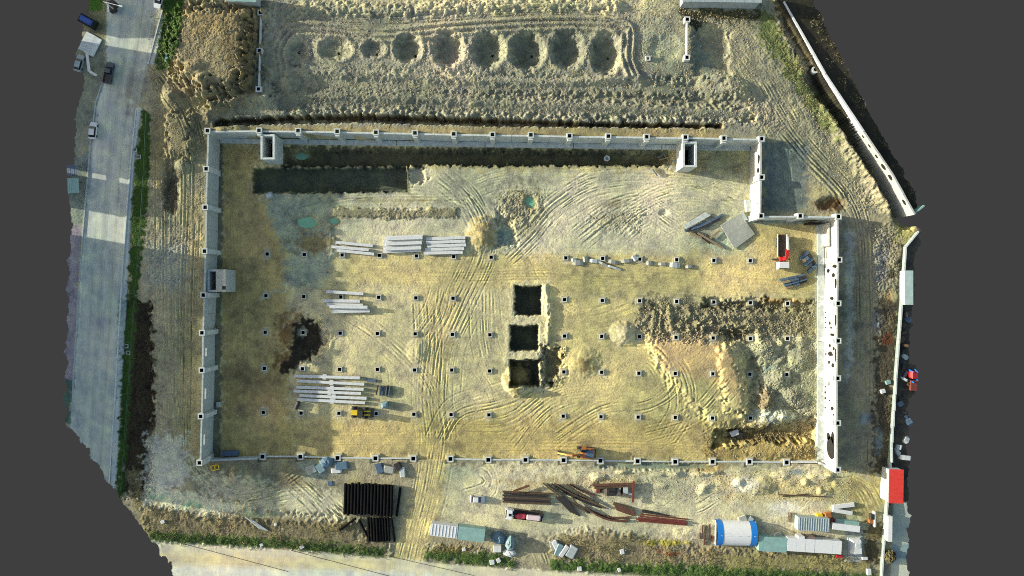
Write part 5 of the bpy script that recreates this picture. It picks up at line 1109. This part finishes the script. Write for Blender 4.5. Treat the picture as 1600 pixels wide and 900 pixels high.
# small clutter: label, px, size (m), material, turn
for nm, cat, label, px, py, sz, m, an in [
    ('debris_sheet', 'sheet', 'white leaning sheet at the left of the scrap heap on the grass bank', 869, 852, (1.4, 3.0, .8), conc_w, .5), ('debris_sheet', 'sheet', 'blue-tinted sheet in the scrap heap on the grass bank', 873, 858, (1.6, 3.2, .9), tarpg, -.4), ('debris_sheet', 'sheet', 'white narrow sheet in the middle of the scrap heap on the bank', 881, 860, (1.2, 3.4, 1.0), conc_w, -.6), ('scrap_bundle', 'scrap', 'grey bundle of twisted metal at the right of the bank scrap heap', 893, 861, (2.4, 3.2, 1.0), conc_d, -.5), ('scrap_bundle', 'scrap', 'grey broken panel at the far left of the bank scrap heap', 863, 852, (1.2, 2.6, .7), slab_m, .2),
    ('paving_block', 'block', 'square cream block on the grass bank below the scrap heap', 905.5, 888, (1.2, 1.1, .5), conc_w, .1), ('paving_block', 'block', 'pale square block on the scrub bank right of the scrap heap', 972, 861.5, (1.1, 1.2, .5), conc_w, .2), ('paving_block', 'block', 'small pale block on the grass bank, right of the cream one', 967.5, 890, (.9, .9, .5), conc_w, .4), ('paving_block', 'block', 'pale block with a dark eye near the fence wall end', 1357, 893, (1.2, 1.6, .6), conc_w, .05),
    ('paving_block', 'block', 'cream block in the grass below the white sheet', 769, 878, (1.3, 1.2, .5), conc_w, .1), ('paving_block', 'block', 'cream block right of its neighbour below the white sheet', 779, 875, (1.1, 1.1, .5), conc_w, .5), ('paving_block', 'block', 'pale stone in the grass strip right of the small pipe bundle', 725, 858, (1.0, .8, .4), conc_w, .3), ('paving_block', 'block', 'pale stone on the dry bank near the thin poles', 431, 819, (.7, .8, .4), conc_w, 0), ('paving_block', 'block', 'pale stone in the roadside grass, left one', 409, 851, (.9, .7, .4), conc_w, .3), ('paving_block', 'block', 'pale stone in the roadside grass, right one', 472, 854, (1.2, .9, .4), conc_w, .6), ('white_bag', 'bag', 'white bag on the dark scrub at the corner bank', 255, 815, (1.1, .8, .5), conc_w, .3),
    ('debris_sheet', 'sheet', 'blue-grey sheet in the rubble below the shaded footings, left of two', 501, 731, (2.0, 2.4, .5), tarpg, .6), ('debris_sheet', 'sheet', 'blue sheet in the rubble below the shaded footings, right of two', 534, 727, (3.6, 2.0, .6), tarpd, .1), ('white_board', 'board', 'white board lying beside the blue sheet in the rubble', 526, 735, (2.8, 1.2, .5), conc_w, .05), ('dark_mat', 'mat', 'dark square mat on the sand behind the big pipe bundle', 516, 755, (1.5, 1.2, .25), bluegrey, .1), ('scrap_bundle', 'scrap', 'grey scrap pile below the footings, left one', 593, 731, (2.0, 2.6, .8), bluegrey, .3), ('scrap_bundle', 'scrap', 'pale scrap pile below the footings, middle one', 608, 733, (3.0, 1.8, .7), slab_m, -.2), ('scrap_bundle', 'scrap', 'dark scrap pile below the footings, near the track', 622, 728, (1.8, 2.0, .9), steel_k, .5), ('scrap_bundle', 'scrap', 'pale grey sheet standing next to the access track', 629, 737, (1.4, 2.6, .8), conc, .1), ('scrap_bundle', 'scrap', 'brown heap of boards behind the big pipe bundle', 487, 733, (2.6, 2.2, .6), slab_m, .4),
    ('fuel_box', 'box', 'yellow box on the far side of the ribbed container', 1279, 805, (1.7, 1.1, 1.1), yellowp, .05), ('generator', 'machine', 'orange machine between the ribbed container and the white beams', 1292, 803.5, (1.8, 1.4, 1.2), orangep, .2), ('generator', 'machine', 'dark red machine in the gap between two containers', 1298, 815, (1.4, 2.4, 1.5), rust_r, .05), ('tool_chest', 'chest', 'dark chest near the fence wall with an orange lid beside it', 1361, 806, (1.2, 1.4, 1.1), steel_k, 0), ('white_board', 'board', 'narrow white board leaning near the dark chest', 1365, 810, (.6, 4.2, 1.0), conc_w, 0), ('tool_chest', 'chest', 'orange chest near the fence wall below the dark one', 1360, 814, (1.2, 1.2, .8), orangep, .2), ('white_board', 'board', 'short white board on the dark ground near the fence end', 1351, 872, (1.6, .8, .4), conc_w, 0),
    ('concrete_rubble', 'rubble', 'pale rubble lump behind the tent', 1160, 810, (2.4, 1.6, .8), slab_m, .4), ('concrete_rubble', 'rubble', 'grey rubble lump at the upper right corner of the tent', 1172, 811, (1.6, 1.2, .7), conc_d, .9), ('rubble_pile', 'rubble', 'pale broken heap at the left end behind the teal cabin', 1210, 836, (3.2, 1.6, 1.6), slab_m, .3),
    ('water_drum', 'drum', 'round teal lid beside the rutted side track, upper of two', 1387, 597, (1.4, 1.0, .6), tealp, .3), ('water_drum', 'drum', 'round white lid beside the rutted side track, lower of two', 1379, 611, (1.3, 1.0, .6), conc_w, .3), ('scrap_box', 'scrap', 'white scrap box behind the fence wall above the red roof', 1412, 714, (3.0, 1.2, 1.2), conc_w, -.1), ('scrap_bundle', 'scrap', 'white and black scrap lying at the top of the dark bank near the sunlit corner', 1147, 676, (2.4, 1.4, .8), conc_w, .4), ('scrap_bundle', 'scrap', 'black scrap lying beside the white one on the dark bank', 1154, 679, (2.6, 1.6, .7), steel_k, -.3), ('road_barrier', 'barrier', 'green plastic capsule on the grass verge at the top', 262, 91, (.9, 2.2, .5), tealp, -.1), ('paving_block', 'block', 'pale broken block on the floor beside the short white wall', 1168, 322, (1.6, 3.2, 1.0), conc, .1), ('paving_block', 'block', 'grey block near the foot of the shaded road-side wall', 342, 632, (1.0, 1.4, .8), conc_d, .1)]:
    x, y, z = at(px, py); a, b_, c_ = sz
    mb = MB().loft([(-a / 2, b_ * .42, 0, c_ * .8), (-a * .4, b_ / 2, 0, c_), (a * .38, b_ * .48, 0, c_ * .95), (a / 2, b_ * .4, 0, c_ * .7)])
    tag(mb.build(nm, m, None, (x, y, hmean(x, y, .6) - .05), an), label, cat)
for k in range(6):
    c, l, an = seg((386 + k * 2.5, 806 + k * 1.2), (408 + k * 2.5, 824 + k * .6), .3); tag(MB().tube((-l / 2, 0, .25 + .1 * (k % 2)), (l / 2, 0, .3), .14, n=6).build('thin_pole', conc_d, None, (c.x, c.y, gbase(c, l, an)), an), f'thin grey pole on the scrub bank, {ORD[k]} from the left', 'pole', 'thin poles on the scrub bank')
# kiosk van-like concrete station
x, y, z = at(1335, 852); t_ = thing('pump_station', 'white angular housing on a grey plinth at the end of the cabin row', 'housing', (x, y, hmean(x, y, 1)), .05); MB().box((0, -1, .1), (3.6, 6.4, .3)).build('plinth', conc_d, t_); MB().frustum(-1.4, 1.3, 2.0, .252, -1.0, 1.0, 1.7, 1.9).build('housing', conc_w, t_); MB().box((.1, .5, 1.95), (1.2, 1.2, .12)).build('hatch', conc, t_)

# ------------------------------------------------------------------ right edge
container('shipping_container', 'pale teal container behind the fence wall at the right edge', (1420, 476), (1420, 423), 12, 2.6, pm('pale_teal_paint', (160, 180, 172), .6, .2, 1), 0, None, False)
def shed(label, p0, p1, wpx, zr, m, cat='shed'):
    c, l, an = seg(p0, p1, zr); zb = hmean(c.x, c.y, 2); w = wpx * S * (H - zr) / H
    t_ = thing('shed', label, cat, (c.x, c.y, zb), an); ht = zr - zb
    MB().box((0, 0, ht / 2 - .3), (l * .96, w * .92, ht)).build('wall', conc_d, t_)
    n = max(4, int(l / 1.1))
    for k in range(n): MB().box((-l / 2 + (k + .5) * l / n, 0, ht + .28 + .01 * (k % 2)), (l / n - .03, w, .08), rx=.05).build('roof_sheet', m, t_)
    return t_
shed('red sheet-roofed shed behind the fence wall', (1400, 733), (1399, 786), 22, 6.0, redroof)
container('shipping_container', 'narrow white container beside the apron behind the fence wall', (1390.5, 846), (1391, 807), 6, 2.6, white, 0, None, False)
x, y, z = at(1424, 592); t_ = thing('scrap_machine', 'red and blue scrap machine at the torn right edge', 'machine', (x, y, hmean(x, y, .8))); MB().loft([(-1.0, .6, 0, 1.4), (-.6, 1.0, 0, 1.8), (.8, .9, 0, 1.6), (1.1, .5, 0, .9)]).build('red_body', redp, t_, (0, 1.2, 0)); MB().box((0, -1.6, .7), (1.6, 2.6, 1.2)).build('red_tank', rust_r, t_)
for k, (dx, dy) in enumerate(((-.9, 2.5), (.9, 2.5), (.9, .4), (-.7, -.2))): MB().bar((dx, dy, 0), (dx * .6, dy - .6, 2.0), .25, .25).build('blue_strut', bluep, t_)
rr = random.Random(5)
cnt = {}
for k in range(24):
    py = 490 + k * 9.4 + rr.uniform(-3, 3); fx = 1404 - (py - 500) * .066; px = rr.uniform(fx + 6, 1419)
    x, y, z = at(px, py); a, b_, c_ = rr.uniform(.8, 2.4), rr.uniform(.5, 1.5), rr.uniform(.4, 1.3)
    m, wd = rr.choice(((steel_k, 'black'), (rust_b, 'brown'), (conc_d, 'pale grey'), (bluegrey, 'blue-grey'), (steel_k, 'black')))
    cnt[wd] = cnt.get(wd, 0) + 1
    mb = MB().loft([(-a / 2, b_ * .3, 0, c_ * .6), (-a * .2, b_ * .5, 0, c_), (a * .3, b_ * .45, 0, c_ * .8), (a / 2, b_ * .3, 0, c_ * .4)])
    tag(mb.build('scrap_piece', m, None, (x, y, hmean(x, y, .5) - .05), rr.uniform(0, 3)), f'{wd} scrap lump behind the fence wall, {ORD[cnt[wd] - 1]} {wd} one below the teal container', 'scrap', 'scrap behind the fence wall')
# ------------------------------------------------------------------ far edge roofs, road side things
shed('teal sheet roof cut by the far edge behind the spoil heap', (354, -6), (401, -4), 16, 12.0, tealp)
shed('long grey roof edge along the far boundary above the dark scrub', (1066, -7), (1190, -5), 20, 12.0, greyroof)
x, y, z = at(183, 18); t_ = thing('street_lamp', 'street lamp with long white arm over the road at the top', 'lamp', (x, y, z)); MB().tube((0, 0, 0), (0, 0, 6.5), .12, .08, n=8).build('pole', conc_w, t_); MB().tube((0, 0, 6.4), (4.2, -1.2, 6.9), .07, n=6).build('arm', conc_w, t_); MB().box((4.4, -1.25, 6.9), (.8, .35, .15), rz=-.28).build('lamp_head', conc_w, t_); MB().box((0, 0, .2), (1.2, 1.5, .4)).build('base', conc_d, t_)
x, y, z = at(183, 13); t_ = thing('kiosk', 'small dark and white kiosk beside the street lamp', 'kiosk', (x - .6, y, z), .1); MB().box((0, 0, 1.0), (1.6, 2.6, 2.0)).build('kiosk_body', steel_k, t_); MB().box((-.7, -.6, 2.04), (.5, 2.2, .08)).build('roof_trim', white, t_)
x, y, z = at(141, 36); t_ = thing('market_stall', 'blue-topped dark stall at the upper left corner by the lawn', 'stall', (x, y, z), -.5); MB().box((0, 0, .9), (4.2, 2.2, 1.8)).build('stall_body', dark, t_); MB().frustum(-1.9, 1.6, .7, 1.802, -1.6, 1.3, .4, 2.2).build('awning', pm('blue_awning', (30, 72, 150), .6, .2, 2), t_)
for k in range(5):
    x, y, z = at(130 + k * 2.6, 68 - k * 5.2 + 12); tag(MB().loft([(-2.2, .55, 0, .28), (0, .62, 0, .34), (2.2, .55, 0, .28)]).build('paving_slab', conc, None, (x + 1, y, z), -.5), f'pale paving slab in the stepped row at the upper left, {ORD[k]} from the roadside corner', 'slab', 'paving slabs at the upper left')
x, y, z = at(143, 105); t_ = thing('canopy', 'pale bent canopy edge beside the grey car at the left edge', 'canopy', (x, y, z)); MB().bar((-.3, 3.0, 1.6), (.3, -1.6, 1.6), .7, .12).build('canopy_sheet', conc_w, t_); MB().bar((.3, -1.5, 1.62), (2.2, -2.6, 1.62), .6, .12).build('canopy_return', conc_w, t_)
for a, b_ in ((-.2, 2.6), (.25, -1.3)): MB().tube((a, b_, 0), (a, b_, 1.55), .07, n=6).build('canopy_post', steel_k, t_)
for px, py, nm in ((121, 268, 'upper'), (122, 292, 'lower')):
    x, y, z = at(px, py); t_ = thing('awning_roof', f'grey-blue slatted roof cut by the left edge beside the road, {nm} of two', 'roof', (x, y, z), .03)
    for k in range(6): MB().box((-1.2 + k * .48, 0, 2.2 + .03 * (k % 2)), (.44, 2.6 if nm == 'upper' else 3.8, .08)).build('roof_slat', bluegrey if nm == 'upper' else tealp, t_)
    for s2 in (-1, 1): MB().tube((s2 * 1.1, s2 * 1.0, 0), (s2 * 1.1, s2 * 1.0, 2.2), .08, n=6).build('post', steel_k, t_)
for (k, (p0, p1)) in enumerate([((283, 849), (450, 893)), ((455, 860), (612, 901)), ((575, 862), (740, 899))]):
    a, b_ = Vector(at(*p0)), Vector(at(*p1)); mb = MB(); n = 14; pts = []
    for j in range(n + 1):
        p = a.lerp(b_, j / n); pts.append(Vector((p.x, p.y, hgt(p.x, p.y) + .08)) - a)
    for p, q_ in zip(pts[:-1], pts[1:]): mb.tube(p, q_, .05, n=5)
    tag(mb.build('cable', steel_k, None, a), f'thin dark cable lying across the sandy road, {ORD[k]} from the left', 'cable', 'cables across the sandy road')
# kerbs along the road
def kerb(label, pts, m=conc, w=.3):
    P = [Vector(at(*p)) for p in pts]; root = struct(MB().bar((0, 0, -.3), (.3, 0, -.3), .1, .1).build('kerb', m, None, P[0]))
    for a, b_ in zip(P[:-1], P[1:]):
        n = max(1, int((b_ - a).length / 3))
        for j in range(n):
            p, q_ = a.lerp(b_, j / n), a.lerp(b_, (j + 1) / n); zc = Vector((0, 0, .07)); d = (q_ - p).normalized()
            MB().bar(p + zc - P[0] + d * .02, q_ + zc - P[0] - d * .02, w, .3).build('kerb_stone', m, root)
kerb('left', [(164, 118), (150, 160), (142, 220), (136, 290), (130, 360), (122, 480), (115, 590), (113, 650)], conc_d)
kerb('right', [(213, 172), (206, 240), (199, 320), (191, 430), (180, 620), (171, 755)], conc)
kerb('right', [(254, 16), (242, 60), (232, 100)], conc)

# ------------------------------------------------------------------ scrub, grass, clods
def scatter(name, polys, n, m, smin, smax, seed, leaf=True, dens=.35):
    rr = np.random.default_rng(seed); mask = np.zeros(NP, bool)
    for p in polys: mask |= (sd_poly(p, AX, AY) + n_bnd * 2 < 0)
    mask &= inside
    if leaf: mask &= (n_mid + .6 * n_sml > dens)
    idx = np.flatnonzero(mask)
    if not len(idx): return
    idx = rr.choice(idx, n); k = 3 if leaf else 1
    bx, by, bz = XX[idx] + rr.uniform(-.15, .15, n), YY[idx] + rr.uniform(-.15, .15, n), h[idx]
    s_ = rr.uniform(smin, smax, n)
    if leaf:
        V = np.zeros((n, 3, 3)); a = rr.uniform(0, 6.28, n); tl = rr.uniform(.2, 1.2, n); zz = rr.uniform(0, smax * 1.4, n)
        for j, (u, v_) in enumerate(((-.35, 0), (.35, 0), (0, 1.0))):
            V[:, j, 0] = bx + s_ * (u * np.cos(a) - v_ * np.sin(a) * np.sin(tl)); V[:, j, 1] = by + s_ * (u * np.sin(a) + v_ * np.cos(a) * np.sin(tl)); V[:, j, 2] = bz + zz * .8 + s_ * v_ * np.cos(tl)
        F = np.arange(n * 3).reshape(n, 3)
    else:
        base = np.array([(-1, -.7, -.3), (1, -.8, -.3), (.9, .9, -.3), (-.8, .8, -.3), (.1, 0, .9), ]); V = base[None] * s_[:, None, None] * rr.uniform(.6, 1.2, (n, 5, 1)); a = rr.uniform(0, 6.28, n)[:, None]
        V = np.stack([V[..., 0] * np.cos(a) - V[..., 1] * np.sin(a) + bx[:, None], V[..., 0] * np.sin(a) + V[..., 1] * np.cos(a) + by[:, None], V[..., 2] + bz[:, None]], -1)
        F = (np.array([(0, 1, 4), (1, 2, 4), (2, 3, 4), (3, 0, 4)])[None] + (np.arange(n) * 5)[:, None, None]).reshape(-1, 3)
    me = bpy.data.meshes.new(name); me.from_pydata(V.reshape(-1, 3).tolist(), [], F.tolist()); me.materials.append(m); stuff(link(name, me))
SCR = [[(192, 735), (224, 740), (224, 790), (430, 812), (560, 818), (565, 845), (600, 862), (440, 852), (232, 840)], [(862, 838), (935, 826), (1100, 858), (1180, 866), (1365, 868), (1365, 890), (1000, 880), (862, 876)], [(670, 850), (760, 858), (760, 866), (668, 858)], [(1182, 12), (1235, 30), (1290, 130), (1320, 215), (1290, 200), (1230, 120), (1190, 60)], [(1090, 12), (1185, 14), (1185, 36), (1092, 34)], [(1255, 20), (1275, 15), (1425, 300), (1428, 330), (1400, 270), (1300, 110)], [(1350, 812), (1376, 815), (1370, 890), (1350, 885)]]
scatter('scrub', SCR, 8000, leafm, .15, .36, 1, True, .6)
scatter('grass', [LVERGE, LVERGE2, [(232, 832), (440, 842), (604, 862), (604, 874), (440, 860), (236, 848)], [(668, 858), (800, 868), (802, 890), (664, 876)], [(862, 876), (1180, 888), (1366, 896), (1366, 935), (1000, 902), (862, 892)], [(130, -40), (164, -40), (158, 18), (132, 16)]], 26000, grassm, .10, .24, 2, True, -.5)
scatter('earth_clods', [[(330, 0), (1180, 0), (1180, 195), (330, 190)], [(235, 20), (400, 20), (395, 180), (320, 330), (235, 330)], [(1000, 466), (1276, 470), (1276, 712), (1110, 712), (1170, 650), (1160, 535), (1000, 528)], [(900, 735), (1330, 735), (1330, 785), (900, 780)], [(1200, 40), (1400, 330), (1330, 330)]], 30000, clodm, .06, .19, 3, False)
x, y, z = at(1387, 868); t_ = thing('bush', 'round green bush between the fence wall and the concrete apron', 'bush', (x, y, z)); rr = random.Random(3); mb = MB()
for k in range(900):
    d = Vector((rr.gauss(0, 1), rr.gauss(0, 1), abs(rr.gauss(0, 1)))).normalized() * rr.uniform(.6, 1) * 1.8; d.z = d.z * .9 + .5; u = Vector((rr.uniform(-1, 1), rr.uniform(-1, 1), rr.uniform(-1, 1))).normalized() * .2; v_ = u.orthogonal().normalized() * .22; mb.add([d - u, d + u, d + v_ * 1.6], [(0, 1, 2)])
mb.build('foliage', leafm, t_)
for k in range(4): MB().tube((0, 0, -.2), (math.cos(k * 1.6) * .7, math.sin(k * 1.6) * .7, 1.4), .09, .03, n=5).build('stem', wood, t_)

# ------------------------------------------------------------------ houses across the road (beyond the left of the view); their shadows fall on it
def house(label, y0, y1, ht, m, xr=-14):
    zb = 7.0; (ax, ay), (bx, by) = W(xr - 60, y1, zb), W(xr, y0, zb); c = ((ax + bx) / 2, (ay + by) / 2); w, d = bx - ax, by - ay
    t_ = thing('apartment_house', label, 'house', (c[0], c[1], zb), 0, 'apartment houses across the road')
    MB().box((0, 0, ht / 2), (w, d, ht)).build('wall', m, t_); MB().box((0, 0, ht + .1), (w + .3, d + .3, .22)).build('roof', greyroof, t_)
    for fl in range(int(ht // 3)):
        for k in range(max(1, int(d // 4))):
            f = MB().box((w / 2 + .02, -d / 2 + 2 + k * 4, 1.6 + fl * 3), (.08, 1.5, 1.4)).build('window', white, t_); MB().box((w / 2 + .07, -d / 2 + 2 + k * 4, 1.6 + fl * 3), (.04, 1.3, 1.2)).build('pane', glass, f)
house('four-storey house across the road, opposite the parked white car', 40, 232, 11.2, conc_w)
house('narrow house across the road, opposite the shaded chambers', 250, 292, 10.6, conc)
house('tall house across the road, opposite the wall with the stair box', 344, 430, 14.6, conc_w)
house('long house across the road, opposite the dark soil bank', 430, 740, 10.8, conc)
house('corner house across the road near the top lamp', -70, 14, 11, conc)
p = [W(-90, -90, 7), W(-5, -90, 7), W(-5, 790, 7), W(-90, 790, 7)]
struct(MB().prism(p, 6.6, 7.0).build('house_plot', slab_m))
